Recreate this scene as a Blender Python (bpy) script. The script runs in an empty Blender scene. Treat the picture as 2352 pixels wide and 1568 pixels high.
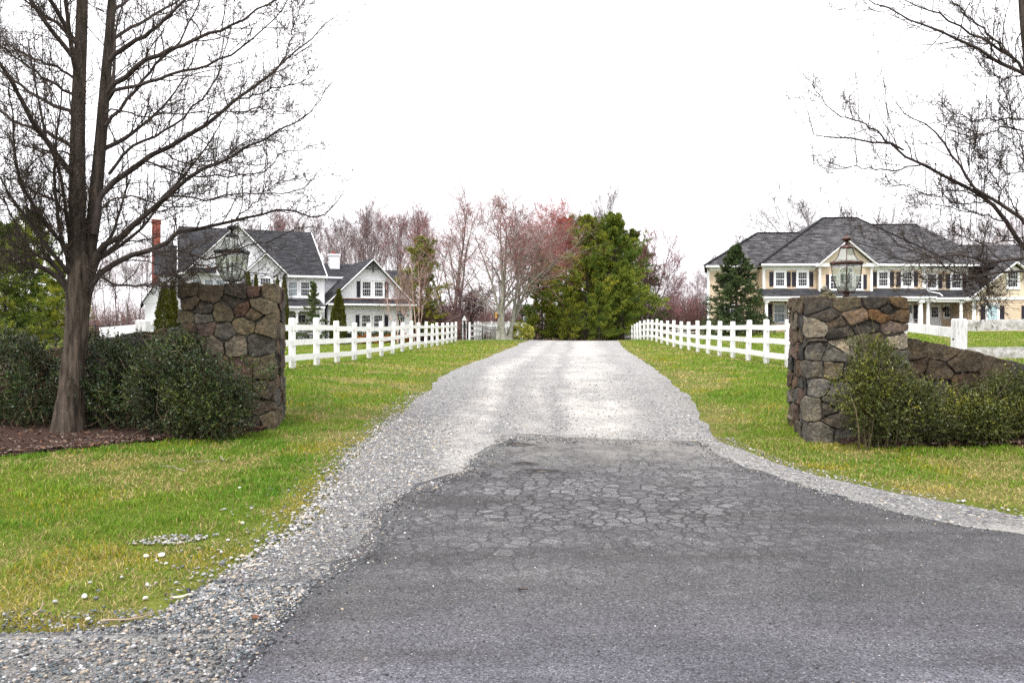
import bpy, bmesh, math, random
import numpy as np
from mathutils import Vector, Matrix, noise as mnoise

# ------------------------------------------------------------------ basics
S = bpy.context.scene
F, CX, HZ = 1829.0, 1176.0, 750.0        # focal length, optical axis and horizon of the survey sketch (2352 wide)
R = math.radians
rs = np.random.RandomState

def at(x, y, Y):
    return np.array([(x - CX) / F * Y, Y, (HZ - y) / F * Y])

def link(o):
    S.collection.objects.link(o)
    return o

def tag(o, label=None, cat=None, group=None, kind=None):
    if label: o['label'] = label
    if cat: o['category'] = cat
    if group: o['group'] = group
    if kind: o['kind'] = kind
    return o

def empty(name, loc, label, cat, group=None, rz=0.0):
    o = link(bpy.data.objects.new(name, None))
    o.location = tuple(float(c) for c in loc)
    o.rotation_euler = (0, 0, rz)
    o.empty_display_size = 0.2
    return tag(o, label, cat, group)

def copy_tree(o, parent=None):
    c = o.copy()
    link(c)
    if parent is not None:
        c.parent = parent
    for ch in o.children:
        copy_tree(ch, c)
    return c

class MB:
    def __init__(s):
        s.V, s.F, s.T, s.U, s.n = [], [], [], [], 0
    def add(s, V, Fc, tint=None, uv=None):
        V = np.asarray(V, dtype=np.float32).reshape(-1, 3)
        Fs = Fc if isinstance(Fc, list) and len(Fc) and isinstance(Fc[0], np.ndarray) else None
        if Fs is None:
            by = {}
            for f in Fc:
                by.setdefault(len(f), []).append(f)
            Fs = [np.array(v, dtype=np.int64) for v in by.values()]
        for f in Fs:
            s.F.append(f + s.n)
        n = len(V)
        t = np.ones((n, 3), np.float32) if tint is None else np.broadcast_to(np.asarray(tint, np.float32), (n, 3))
        s.V.append(V); s.T.append(t)
        s.U.append(np.zeros((n, 2), np.float32) if uv is None else np.asarray(uv, np.float32))
        s.n += n
        return s
    def box(s, lo, hi, tint=None):
        x0, y0, z0 = lo; x1, y1, z1 = hi
        V = [(x0,y0,z0),(x1,y0,z0),(x1,y1,z0),(x0,y1,z0),(x0,y0,z1),(x1,y0,z1),(x1,y1,z1),(x0,y1,z1)]
        return s.add(V, [(3,2,1,0),(4,5,6,7),(0,1,5,4),(1,2,6,5),(2,3,7,6),(3,0,4,7)], tint)
    def bar(s, a, b, w, h, tint=None, up=(0, 0, 1)):
        a = np.array(a, float); b = np.array(b, float)
        t = b - a; t /= np.linalg.norm(t)
        u = np.cross(t, up); u /= max(1e-9, np.linalg.norm(u)); v = np.cross(u, t)
        V = [p + u * i * w / 2 + v * j * h / 2 for p in (a, b) for i, j in ((-1,-1),(1,-1),(1,1),(-1,1))]
        return s.add(V, [(0,1,2,3),(7,6,5,4),(0,4,5,1),(1,5,6,2),(2,6,7,3),(3,7,4,0)], tint)
    def slab(s, P, th, uvw=None, tint=None):
        """polygon P with thickness th straight down; uv in metres along (horizontal, slope)"""
        P = np.array(P, float); n = len(P)
        nn = np.cross(P[1] - P[0], P[2] - P[0]); nn /= np.linalg.norm(nn)
        if nn[2] < 0: P = P[::-1]; nn = -nn
        h = np.cross((0, 0, 1.0), nn)
        h = h / np.linalg.norm(h) if np.linalg.norm(h) > 1e-4 else np.array([1.0, 0, 0])
        w = np.cross(nn, h)
        uv = np.stack([P @ h, P @ w], 1)
        Q = P.copy(); Q[:, 2] -= th
        V = np.concatenate([P, Q]); Fc = [tuple(range(n)), tuple(range(2 * n - 1, n - 1, -1))]
        for i in range(n):
            j = (i + 1) % n
            Fc.append((i, n + i, n + j, j))
        return s.add(V, Fc, tint, np.concatenate([uv, uv]))
    def build(s, name, mat, parent=None, smooth=False):
        me = bpy.data.meshes.new(name)
        V = np.concatenate(s.V); T = np.concatenate(s.T); U = np.concatenate(s.U)
        me.vertices.add(len(V)); me.vertices.foreach_set('co', V.ravel())
        loops = np.concatenate([f.ravel() for f in s.F])
        cnt = np.concatenate([np.full(len(f), f.shape[1], np.int64) for f in s.F])
        st = np.concatenate([[0], np.cumsum(cnt)[:-1]])
        me.loops.add(len(loops)); me.loops.foreach_set('vertex_index', loops.astype(np.int32))
        me.polygons.add(len(cnt))
        me.polygons.foreach_set('loop_start', st.astype(np.int32))
        me.polygons.foreach_set('use_smooth', np.full(len(cnt), bool(smooth)))
        me.update(calc_edges=True)
        a = me.attributes.new('tint', 'FLOAT_COLOR', 'POINT')
        a.data.foreach_set('color', np.concatenate([T, np.ones((len(T), 1), np.float32)], 1).ravel())
        if U.any():
            uvl = me.uv_layers.new(name='UVMap')
            uvl.data.foreach_set('uv', U[loops].ravel())
        me.materials.append(mat)
        o = link(bpy.data.objects.new(name, me))
        if parent is not None:
            o.parent = parent
        return o

def lathe(mb, prof, k=24, c=(0, 0), tint=None, rot=0.0, caps=True):
    """prof: [(r, z)] from bottom to top"""
    a = np.arange(k) * 2 * math.pi / k + rot
    V = np.concatenate([np.stack([c[0] + r * np.cos(a), c[1] + r * np.sin(a), np.full(k, z)], 1) for r, z in prof])
    Fc = []
    for i in range(len(prof) - 1):
        for j in range(k):
            q = (j + 1) % k
            Fc.append((i*k + j, i*k + q, (i+1)*k + q, (i+1)*k + j))
    if caps:
        Fc.append(tuple(range(k - 1, -1, -1)))
        Fc.append(tuple((len(prof) - 1) * k + j for j in range(k)))
    return mb.add(V, Fc, tint)

# ------------------------------------------------------------------ materials
def nodes(name):
    m = bpy.data.materials.new(name); m.use_nodes = True
    nt = m.node_tree
    return m, nt, nt.nodes, nt.links, nt.nodes['Principled BSDF']

def setb(b, rough, spec=0.3, metal=0.0):
    b.inputs['Roughness'].default_value = rough
    b.inputs['Specular IOR Level'].default_value = spec
    b.inputs['Metallic'].default_value = metal

def nz(N, L, vec, scale, detail=4, rough=0.6):
    n = N.new('ShaderNodeTexNoise'); n.inputs['Scale'].default_value = scale
    n.inputs['Detail'].default_value = detail; n.inputs['Roughness'].default_value = rough
    if vec is not None: L.new(vec, n.inputs['Vector'])
    return n

def ramp(N, L, fac, stops, interp='LINEAR'):
    r = N.new('ShaderNodeValToRGB'); r.color_ramp.interpolation = interp
    e = r.color_ramp.elements
    while len(e) < len(stops): e.new(0.5)
    for i, (p, c) in enumerate(stops):
        e[i].position = p; e[i].color = (c[0], c[1], c[2], 1) if hasattr(c, '__len__') else (c, c, c, 1)
    L.new(fac, r.inputs['Fac'])
    return r.outputs['Color']

def mix(N, L, fac, a, b, mode='MIX'):
    m = N.new('ShaderNodeMix'); m.data_type = 'RGBA'; m.blend_type = mode
    for inp, v in ((0, fac), (6, a), (7, b)):
        if isinstance(v, (int, float)): m.inputs[inp].default_value = v if inp == 0 else (v, v, v, 1)
        elif isinstance(v, (tuple, list)): m.inputs[inp].default_value = (v[0], v[1], v[2], 1)
        else: L.new(v, m.inputs[inp])
    return m.outputs[2]

def math_(N, L, op, a, b=None):
    m = N.new('ShaderNodeMath'); m.operation = op
    for i, v in ((0, a), (1, b)):
        if v is None: continue
        if isinstance(v, (int, float)): m.inputs[i].default_value = v
        else: L.new(v, m.inputs[i])
    return m.outputs[0]

def bump(N, L, b, h, strength, dist=0.02):
    n = N.new('ShaderNodeBump'); n.inputs['Strength'].default_value = strength
    n.inputs['Distance'].default_value = dist
    L.new(h, n.inputs['Height']); L.new(n.outputs[0], b.inputs['Normal'])
    return n

def coord(N, L, kind='Object', scale=(1, 1, 1)):
    t = N.new('ShaderNodeTexCoord')
    m = N.new('ShaderNodeMapping'); m.inputs['Scale'].default_value = scale
    L.new(t.outputs[kind], m.inputs['Vector'])
    return m.outputs[0]

def attr(N):
    a = N.new('ShaderNodeAttribute'); a.attribute_name = 'tint'
    return a.outputs['Color']

def mat(name, col=(1, 1, 1), rough=0.7, spec=0.3, metal=0.0, ns=3.0, na=0.25, bs=0, bst=0.3, bd=0.01, tint=False, stretch=(1, 1, 1)):
    m, nt, N, L, b = nodes(name)
    setb(b, rough, spec, metal)
    v = coord(N, L, 'Object', stretch)
    n = nz(N, L, v, ns)
    var = ramp(N, L, n.outputs['Fac'], [(0.3, 1 - na), (0.7, 1 + na * 0.6)])
    base = mix(N, L, 1.0, attr(N), col, 'MULTIPLY') if tint else col
    L.new(mix(N, L, 1.0, base, var, 'MULTIPLY'), b.inputs['Base Color'])
    if bs:
        h = nz(N, L, v, bs, 6)
        bump(N, L, b, h.outputs['Fac'], bst, bd)
    return m

def leafmat(name, rough=0.55, trans=0.25, spec=0.25):
    m, nt, N, L, b = nodes(name)
    setb(b, rough, spec)
    c = attr(N)
    L.new(c, b.inputs['Base Color'])
    t = N.new('ShaderNodeBsdfTranslucent'); L.new(c, t.inputs['Color'])
    mx = N.new('ShaderNodeMixShader'); mx.inputs[0].default_value = trans
    L.new(b.outputs[0], mx.inputs[1]); L.new(t.outputs[0], mx.inputs[2])
    L.new(mx.outputs[0], N['Material Output'].inputs['Surface'])
    return m

M = {}
M['leaf'] = leafmat('leaf')
M['gloss_leaf'] = leafmat('glossy_leaf', 0.4, 0.12, 0.4)
M['needle'] = leafmat('needle', 0.65, 0.2, 0.15)
M['blade'] = leafmat('grass_blade', 0.6, 0.3, 0.2)
M['twig'] = mat('twig_bark', rough=0.85, spec=0.15, ns=5, na=0.3, tint=True)
M['bark'] = mat('bark', rough=0.9, spec=0.15, ns=22, na=0.75, bs=22, bst=1.0, bd=0.06, tint=True, stretch=(1, 1, 0.12))
M['far_bark'] = mat('far_bark', rough=0.9, spec=0.1, ns=4, na=0.4, tint=True)
M['white_trim'] = mat('white_trim_paint', (0.82, 0.83, 0.84), 0.5, 0.3, ns=1.5, na=0.05)
M['white_side'] = mat('white_siding', (0.80, 0.81, 0.84), 0.55, 0.3, ns=0.8, na=0.06)
M['tan_side'] = mat('tan_siding', (0.56, 0.45, 0.325), 0.6, 0.25, ns=0.9, na=0.10)
M['cream_shingle'] = mat('cream_fish_scale_shingles', (0.62, 0.54, 0.41), 0.65, 0.25, ns=1.2, na=0.08)
M['black_paint'] = mat('black_shutter_paint', (0.016, 0.014, 0.026), 0.5, 0.3, ns=2, na=0.2)
M['black_iron'] = mat('black_iron', (0.012, 0.012, 0.014), 0.45, 0.4, ns=6, na=0.3)
M['brick'] = mat('red_brick', (0.25, 0.08, 0.06), 0.85, 0.15, ns=4, na=0.35)
M['bronze'] = mat('aged_bronze', (0.085, 0.042, 0.035), 0.38, 0.5, 0.55, ns=9, na=0.5)
M['dark_metal'] = mat('charcoal_metal', (0.022, 0.023, 0.027), 0.45, 0.45, 0.3, ns=9, na=0.4)
M['candle'] = mat('white_candle_sleeve', (0.75, 0.74, 0.68), 0.5)
M['window_glass'] = mat('window_glass', (0.012, 0.014, 0.022), 0.22, 0.35, ns=0.7, na=0.4)
M['curtain_glass'] = mat('curtained_glass', (0.20, 0.25, 0.27), 0.15, 0.5, ns=0.8, na=0.3)
M['blind_glass'] = mat('blind_behind_glass', (0.33, 0.50, 0.55), 0.15, 0.5, ns=1.0, na=0.15)
M['mortar'] = mat('dark_mortar', (0.075, 0.069, 0.06), 0.95, 0.1, ns=12, na=0.4, bs=60, bst=0.7)
M['grey_wood'] = mat('weathered_grey_wood', (0.17, 0.16, 0.145), 0.9, 0.1, ns=8, na=0.4, stretch=(1, 1, 0.3))
M['copper'] = mat('copper_flashing', (0.24, 0.08, 0.055), 0.6, 0.3, ns=2, na=0.3)
M['pebble'] = mat('pebble', rough=0.8, spec=0.25, ns=14, na=0.35, tint=True)
M['dark_wall'] = mat('dark_stained_boards', (0.03, 0.024, 0.02), 0.8, 0.2, ns=3, na=0.4)

def fence_paint():
    m, nt, N, L, b = nodes('weathered_white_fence_paint'); setb(b, 0.6, 0.25)
    v = coord(N, L, 'Object', (1, 1, 1))
    g = coord(N, L, 'Object', (9, 9, 1.2))
    n1 = nz(N, L, g, 3.5, 5, 0.7); n2 = nz(N, L, v, 1.3, 3)
    s = math_(N, L, 'ADD', n1.outputs['Fac'], math_(N, L, 'MULTIPLY', n2.outputs['Fac'], 0.5))
    c = ramp(N, L, s, [(0.0, (0.30, 0.29, 0.26)), (0.57, (0.56, 0.555, 0.53)), (0.71, (0.81, 0.81, 0.80)), (1.0, (0.83, 0.83, 0.83))])
    # rain-splashed grime on the foot of each post, algae in the grain
    zs = N.new('ShaderNodeSeparateXYZ'); L.new(v, zs.inputs[0])
    mz = N.new('ShaderNodeMapRange'); mz.inputs['From Min'].default_value = 0.02; mz.inputs['From Max'].default_value = 0.30
    mz.inputs['To Min'].default_value = 0.85; mz.inputs['To Max'].default_value = 0.0; L.new(zs.outputs[2], mz.inputs['Value'])
    g2 = nz(N, L, v, 14, 4, 0.7)
    c = mix(N, L, math_(N, L, 'MULTIPLY', mz.outputs[0], ramp(N, L, g2.outputs['Fac'], [(0.35, 0.2), (0.6, 1.0)])), c, (0.27, 0.26, 0.20))
    L.new(mix(N, L, 1.0, c, attr(N), 'MULTIPLY'), b.inputs['Base Color'])
    bump(N, L, b, n1.outputs['Fac'], 0.25, 0.01)
    return m
M['fence'] = fence_paint()

def roof_mat(name, c0, c1, c2):
    m, nt, N, L, b = nodes(name); setb(b, 0.9, 0.15)
    t = N.new('ShaderNodeTexCoord')
    br = N.new('ShaderNodeTexBrick'); L.new(t.outputs['UV'], br.inputs['Vector'])
    br.inputs['Scale'].default_value = 1.0
    br.inputs['Brick Width'].default_value = 0.52; br.inputs['Row Height'].default_value = 0.17
    br.inputs['Mortar Size'].default_value = 0.012; br.inputs['Bias'].default_value = -0.15
    br.inputs['Color1'].default_value = (*c0, 1); br.inputs['Color2'].default_value = (*c1, 1)
    br.inputs['Mortar'].default_value = (*c2, 1)
    n = nz(N, L, t.outputs['UV'], 0.55, 4); n2 = nz(N, L, t.outputs['UV'], 5, 3)
    c = mix(N, L, 1.0, br.outputs['Color'], ramp(N, L, n.outputs['Fac'], [(0.3, 0.75), (0.7, 1.2)]), 'MULTIPLY')
    c = mix(N, L, 1.0, c, ramp(N, L, n2.outputs['Fac'], [(0.35, 0.75), (0.65, 1.2)]), 'MULTIPLY')
    L.new(c, b.inputs['Base Color'])
    bump(N, L, b, br.outputs['Fac'], 0.4, 0.02).invert = True
    return m
M['roof_tan'] = roof_mat('dappled_charcoal_shingles', (0.03, 0.029, 0.032), (0.125, 0.121, 0.126), (0.014, 0.014, 0.016))
M['roof_white'] = roof_mat('dark_charcoal_shingles', (0.022, 0.022, 0.026), (0.06, 0.06, 0.066), (0.012, 0.012, 0.014))

def glass_mat():
    m, nt, N, L, b = nodes('clear_bevelled_glass')
    N.remove(b)
    tr = N.new('ShaderNodeBsdfTransparent'); tr.inputs[0].default_value = (0.93, 0.955, 0.93, 1)
    gl = N.new('ShaderNodeBsdfGlossy'); gl.inputs['Roughness'].default_value = 0.04
    fr = N.new('ShaderNodeFresnel'); fr.inputs['IOR'].default_value = 1.5
    mx = N.new('ShaderNodeMixShader')
    L.new(math_(N, L, 'ADD', fr.outputs[0], 0.22), mx.inputs[0])
    L.new(tr.outputs[0], mx.inputs[1]); L.new(gl.outputs[0], mx.inputs[2])
    # pale translucent film, imitates bright sky reflected in the panes
    df = N.new('ShaderNodeBsdfTranslucent'); df.inputs[0].default_value = (0.75, 0.8, 0.74, 1)
    m2 = N.new('ShaderNodeMixShader'); m2.inputs[0].default_value = 0.26
    L.new(mx.outputs[0], m2.inputs[1]); L.new(df.outputs[0], m2.inputs[2])
    L.new(m2.outputs[0], N['Material Output'].inputs['Surface'])
    return m
M['glass'] = glass_mat()

def stone_mat():
    m, nt, N, L, b = nodes('field_stone'); setb(b, 0.85, 0.2)
    v = coord(N, L, 'Object')
    n1 = nz(N, L, v, 5, 6, 0.7); n2 = nz(N, L, v, 24, 6, 0.7); n3 = nz(N, L, coord(N, L, 'Object', (1, 1, 3)), 9, 4)
    c = mix(N, L, 1.0, attr(N), ramp(N, L, n1.outputs['Fac'], [(0.3, (0.5, 0.48, 0.45)), (0.5, 1.0), (0.72, (1.7, 1.5, 1.15))]), 'MULTIPLY')
    c = mix(N, L, 1.0, c, ramp(N, L, n2.outputs['Fac'], [(0.35, 0.5), (0.65, 1.4)]), 'MULTIPLY')
    lich = ramp(N, L, n3.outputs['Fac'], [(0.6, 0.0), (0.74, 0.5)])
    c = mix(N, L, lich, c, (0.16, 0.15, 0.11))
    L.new(c, b.inputs['Base Color'])
    h = math_(N, L, 'ADD', n2.outputs['Fac'], n1.outputs['Fac'])
    bump(N, L, b, h, 1.0, 0.04)
    return m
M['stone'] = stone_mat()

# ------------------------------------------------------------------ terrain
CP = np.array([
 (0,-8,-1.62),(0,0,-1.62),(0,3.5,-1.6),(0,7,-1.56),(0.3,10.5,-1.5),(.7,17,-1.39),(1.3,22,-1.27),(2.1,32,-1.18),(3,42,-1.08),(3.9,52,-.95),(4.6,59,-1.10),(5.4,67,-1.55),(6,80,-1.7),
 (-5.8,16,-1.12),(-5.5,21,-1.08),(-4.6,38,-1.06),(-3.6,56,-.99),(-1,60,-.96),(-2,68,-1.2),
 (7,13,-1.12),(7.4,21,-1.08),(8.2,38,-1.05),(9.6,57,-1.02),(10.7,68,-1.18),
 (-4,11,-1.36),(4.4,11,-1.5),(-7,11,-1.33),(-5.8,10.2,-1.38),(-10,11,-1.28),(-3,5,-1.6),(-6,7,-1.5),(-10,7,-1.48),(4.5,6.5,-1.6),(6,9.5,-1.52),(10,8.5,-1.55),(12,4,-1.62),(-10,0,-1.62),
 (-20,60,-1.4),(-10,62,-1.36),(-30,55,-1.4),(-12,40,-1.3),(-14,25,-1.22),(-25,35,-1.3),(-14,80,-1.4),
 (14,70,-.75),(20,70,-.48),(29,70,-.45),(40,70,-.4),(14.7,52,-.6),(30,50,-.47),(20,30,-.78),(13,25,-.95),(10,17,-1.02),(16,14,-1.1),
 (0,130,-1.8),(60,120,-.4),(-60,120,-1.5),(90,20,-.8),(-90,20,-1.5),(0,-60,-1.6),(90,-60,-1.5),(-90,-60,-1.6),(0,300,-1.9),(200,300,-.8),(-200,300,-1.7),(300,0,-1),(-300,0,-1.6),(0,-300,-1.6)], float)
def _phi(A, B):
    return np.sqrt(((A[:, None, :] - B[None, :, :]) ** 2).sum(-1) + 9.0)
_W = np.linalg.solve(_phi(CP[:, :2], CP[:, :2]) + np.eye(len(CP)) * 1e-3, CP[:, 2] + 1.2)
def terr(x, y):
    x = np.atleast_1d(np.asarray(x, float)); y = np.atleast_1d(np.asarray(y, float))
    sh = x.shape; P = np.stack([x.ravel(), y.ravel()], 1); out = np.empty(len(P))
    for i in range(0, len(P), 40000):
        out[i:i+40000] = _phi(P[i:i+40000], CP[:, :2]) @ _W - 1.2
    return out.reshape(sh)
def tz(x, y):
    return float(terr(x, y)[0])

# smooth value noise for world positions
def vnoise(x, y, s, seed=0):
    r = rs(seed); T = r.rand(64, 64)
    gx, gy = x / s, y / s
    ix, iy = np.floor(gx).astype(int), np.floor(gy).astype(int)
    fx, fy = gx - ix, gy - iy
    fx, fy = fx*fx*(3-2*fx), fy*fy*(3-2*fy)
    g = lambda a, b: T[a % 64, b % 64]
    return (g(ix,iy)*(1-fx)+g(ix+1,iy)*fx)*(1-fy)+(g(ix,iy+1)*(1-fx)+g(ix+1,iy+1)*fx)*fy

# edges of the drive as X(Y): left and right grass line, and the asphalt apron
GL = np.array([(-9,-40),(3.9,-40),(4.1,-3.4),(4.17,-2.3),(4.24,-2.03),(4.37,-1.85),(5.42,-1.72),(6.1,-1.62),(7.0,-1.62),(8.2,-1.75),(9.4,-1.78),(10.3,-1.72),(11.4,-1.75),(13.3,-1.72),(16,-1.66),(18,-1.74),(20.5,-1.70),(23.5,-1.5),(32,-.75),(42,.15),(48,.5),(52,1.0),(60,1.6),(75,3)])
GR = np.array([(-9,40),(5.2,40),(5.5,12),(5.8,7.5),(6.58,4.35),(7.0,4.05),(7.6,3.62),(8.3,3.3),(9.3,2.98),(10.7,2.78),(12.5,2.95),(14.5,3.25),(17.3,3.5),(22,3.95),(30,4.7),(42,5.75),(52,6.9),(60,7.4),(75,8.5)])
AL = np.array([(-9,-3.2),(0,-1.6),(3.58,-1.34),(4.0,-1.36),(4.5,-1.38),(5.1,-1.2),(5.7,-1.05),(6.45,-1.15),(7.0,-1.13),(7.5,-.89),(8.3,-.53),(9.1,-.48),(10.0,-.25),(10.76,.02),(11.2,.3)])
AR = np.array([(-9,40),(5.0,40),(5.2,12),(5.5,6.4),(5.97,3.9),(6.4,3.4),(7.05,3.14),(7.9,2.87),(8.75,2.6),(9.5,2.5),(10.76,2.5),(11.2,2.4)])
ip = lambda T, y: np.interp(y, T[:, 0], T[:, 1])
def xl(y): return ip(GL, y) + 0.10 * (vnoise(y * 1.0, y * 0 + 3, 0.5, 5) - .5) + 0.09 * (vnoise(y, y * 0 + 9, 1.3, 6) - .5)
def xr(y): return ip(GR, y) + 0.10 * (vnoise(y * 1.0, y * 0 + 31, 0.5, 7) - .5) + 0.09 * (vnoise(y, y * 0 + 19, 1.3, 8) - .5)

def grid_obj(name, xs, ys, m, dz=0.0, sink=None):
    X, Y = np.meshgrid(xs, ys)
    Z = terr(X, Y) + dz
    if sink is not None: Z = Z + sink(X, Y)
    V = np.stack([X, Y, Z], -1).reshape(-1, 3)
    ny, nx = X.shape
    i = np.arange(ny - 1)[:, None] * nx + np.arange(nx - 1)[None, :]
    q = np.stack([i, i + 1, i + nx + 1, i + nx], -1).reshape(-1, 4)
    return MB().add(V, [q]).build(name, m, None, True)

def strip_obj(name, ys, L0, R0, n, m, dz, jit=None):
    V, U = [], []
    s = np.linspace(0, 1, n)
    for y in ys:
        a, b = float(L0(y)), float(R0(y))
        x = a + (b - a) * s; yy = np.full(n, y)
        if jit: yy = yy + np.clip((y - jit[0]) / (jit[1] - jit[0]), 0, 1) * (.55 * (vnoise(x, x * 0 + 2, .55, 61) - .62) + .28 * (vnoise(x, x * 0 + 5, .13, 62) - .5))
        V.append(np.stack([x, yy, terr(x, yy) + dz], 1))
        U.append(np.stack([s, yy], 1))
    V = np.concatenate(V); U = np.concatenate(U)
    ny = len(ys)
    i = np.arange(ny - 1)[:, None] * n + np.arange(n - 1)[None, :]
    q = np.stack([i, i + 1, i + n + 1, i + n], -1).reshape(-1, 4)
    return MB().add(V, [q], None, U).build(name, m, None, True)

def lawn_mat():
    m, nt, N, L, b = nodes('lawn_turf'); setb(b, 0.95, 0.05)
    v = coord(N, L, 'Object')
    n1 = nz(N, L, v, 0.5, 5, 0.65); n2 = nz(N, L, v, 6, 5, 0.7); n3 = nz(N, L, v, 45, 3, 0.7)
    c = ramp(N, L, n1.outputs['Fac'], [(0.3, (0.07, 0.105, 0.014)), (0.5, (0.11, 0.13, 0.022)), (0.66, (0.17, 0.15, 0.055)), (0.8, (0.20, 0.165, 0.085))])
    c = mix(N, L, 0.8, c, ramp(N, L, n2.outputs['Fac'], [(0.3, 0.55), (0.7, 1.35)]), 'MULTIPLY')
    c = mix(N, L, 0.8, c, ramp(N, L, n3.outputs['Fac'], [(0.3, 0.6), (0.7, 1.3)]), 'MULTIPLY')
    L.new(c, b.inputs['Base Color'])
    bump(N, L, b, n3.outputs['Fac'], 0.8, 0.04)
    return m
M['lawn'] = lawn_mat()

def gravel_mat():
    m, nt, N, L, b = nodes('crushed_gravel'); setb(b, 0.9, 0.15)
    t = N.new('ShaderNodeTexCoord'); v = t.outputs['Object']
    vo = N.new('ShaderNodeTexVoronoi'); vo.inputs['Scale'].default_value = 34; L.new(v, vo.inputs['Vector'])
    vo2 = N.new('ShaderNodeTexVoronoi'); vo2.inputs['Scale'].default_value = 75; L.new(v, vo2.inputs['Vector'])
    cell = ramp(N, L, N.new('ShaderNodeSeparateColor').outputs[0], [(0, 0), (1, 1)])
    sep = N.new('ShaderNodeSeparateColor'); L.new(vo.outputs['Color'], sep.inputs[0])
    sep2 = N.new('ShaderNodeSeparateColor'); L.new(vo2.outputs['Color'], sep2.inputs[0])
    c = ramp(N, L, sep.outputs[0], [(0.0, (0.05, 0.05, 0.057)), (0.3, (0.105, 0.105, 0.113)), (0.6, (0.175, 0.173, 0.175)), (0.85, (0.29, 0.28, 0.265)), (1.0, (0.44, 0.43, 0.41))])
    c2 = ramp(N, L, sep2.outputs[0], [(0.0, (0.055, 0.055, 0.062)), (0.5, (0.155, 0.153, 0.156)), (1.0, (0.36, 0.35, 0.34))])
    nb = nz(N, L, v, 3.0, 4)
    c = mix(N, L, ramp(N, L, nb.outputs['Fac'], [(0.42, 0.0), (0.58, 1.0)]), c, c2)
    # sandy fines along the wheel tracks (world metres through UV: u across the drive, v along it)
    su = N.new('ShaderNodeSeparateXYZ'); L.new(t.outputs['UV'], su.inputs[0])
    wob = nz(N, L, coord(N, L, 'Object', (1, 0.12, 1)), 1.3, 4)
    uw = math_(N, L, 'ADD', su.outputs[0], math_(N, L, 'MULTIPLY', math_(N, L, 'SUBTRACT', wob.outputs['Fac'], 0.5), 0.22))
    tr = ramp(N, L, uw, [(0.15, 0.0), (0.25, 0.95), (0.34, 0.1), (0.45, 0.6), (0.51, 0.05), (0.58, 0.9), (0.72, 0.95), (0.82, 0.25), (0.86, 0.1), (0.9, 0.25), (0.99, 0.1)])
    br = nz(N, L, v, 0.9, 6, 0.7)
    tr = math_(N, L, 'MULTIPLY', tr, ramp(N, L, br.outputs['Fac'], [(0.3, 0.1), (0.62, 1.0)]))
    fine = nz(N, L, v, 160, 3)
    sand = ramp(N, L, fine.outputs['Fac'], [(0.3, (0.33, 0.315, 0.288)), (0.7, (0.54, 0.52, 0.485))])
    c = mix(N, L, tr, c, sand)
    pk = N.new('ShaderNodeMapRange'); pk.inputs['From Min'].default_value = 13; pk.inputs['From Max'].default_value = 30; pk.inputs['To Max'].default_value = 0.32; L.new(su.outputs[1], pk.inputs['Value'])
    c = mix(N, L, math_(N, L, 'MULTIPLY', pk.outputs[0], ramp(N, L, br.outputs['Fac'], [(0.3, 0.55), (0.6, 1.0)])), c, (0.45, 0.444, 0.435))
    # edge gravel gets darker towards the street
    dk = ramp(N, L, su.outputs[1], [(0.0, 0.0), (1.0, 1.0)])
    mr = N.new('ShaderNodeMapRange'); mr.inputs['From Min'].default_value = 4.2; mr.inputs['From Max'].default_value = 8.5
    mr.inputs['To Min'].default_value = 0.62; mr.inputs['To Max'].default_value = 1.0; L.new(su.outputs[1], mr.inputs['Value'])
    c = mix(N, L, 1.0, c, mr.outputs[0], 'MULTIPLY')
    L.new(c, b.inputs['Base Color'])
    h = math_(N, L, 'ADD', math_(N, L, 'MULTIPLY', vo.outputs['Distance'], -1.0), math_(N, L, 'MULTIPLY', vo2.outputs['Distance'], -0.5))
    bump(N, L, b, h, 0.9, 0.02)
    return m
M['gravel'] = gravel_mat()

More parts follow.
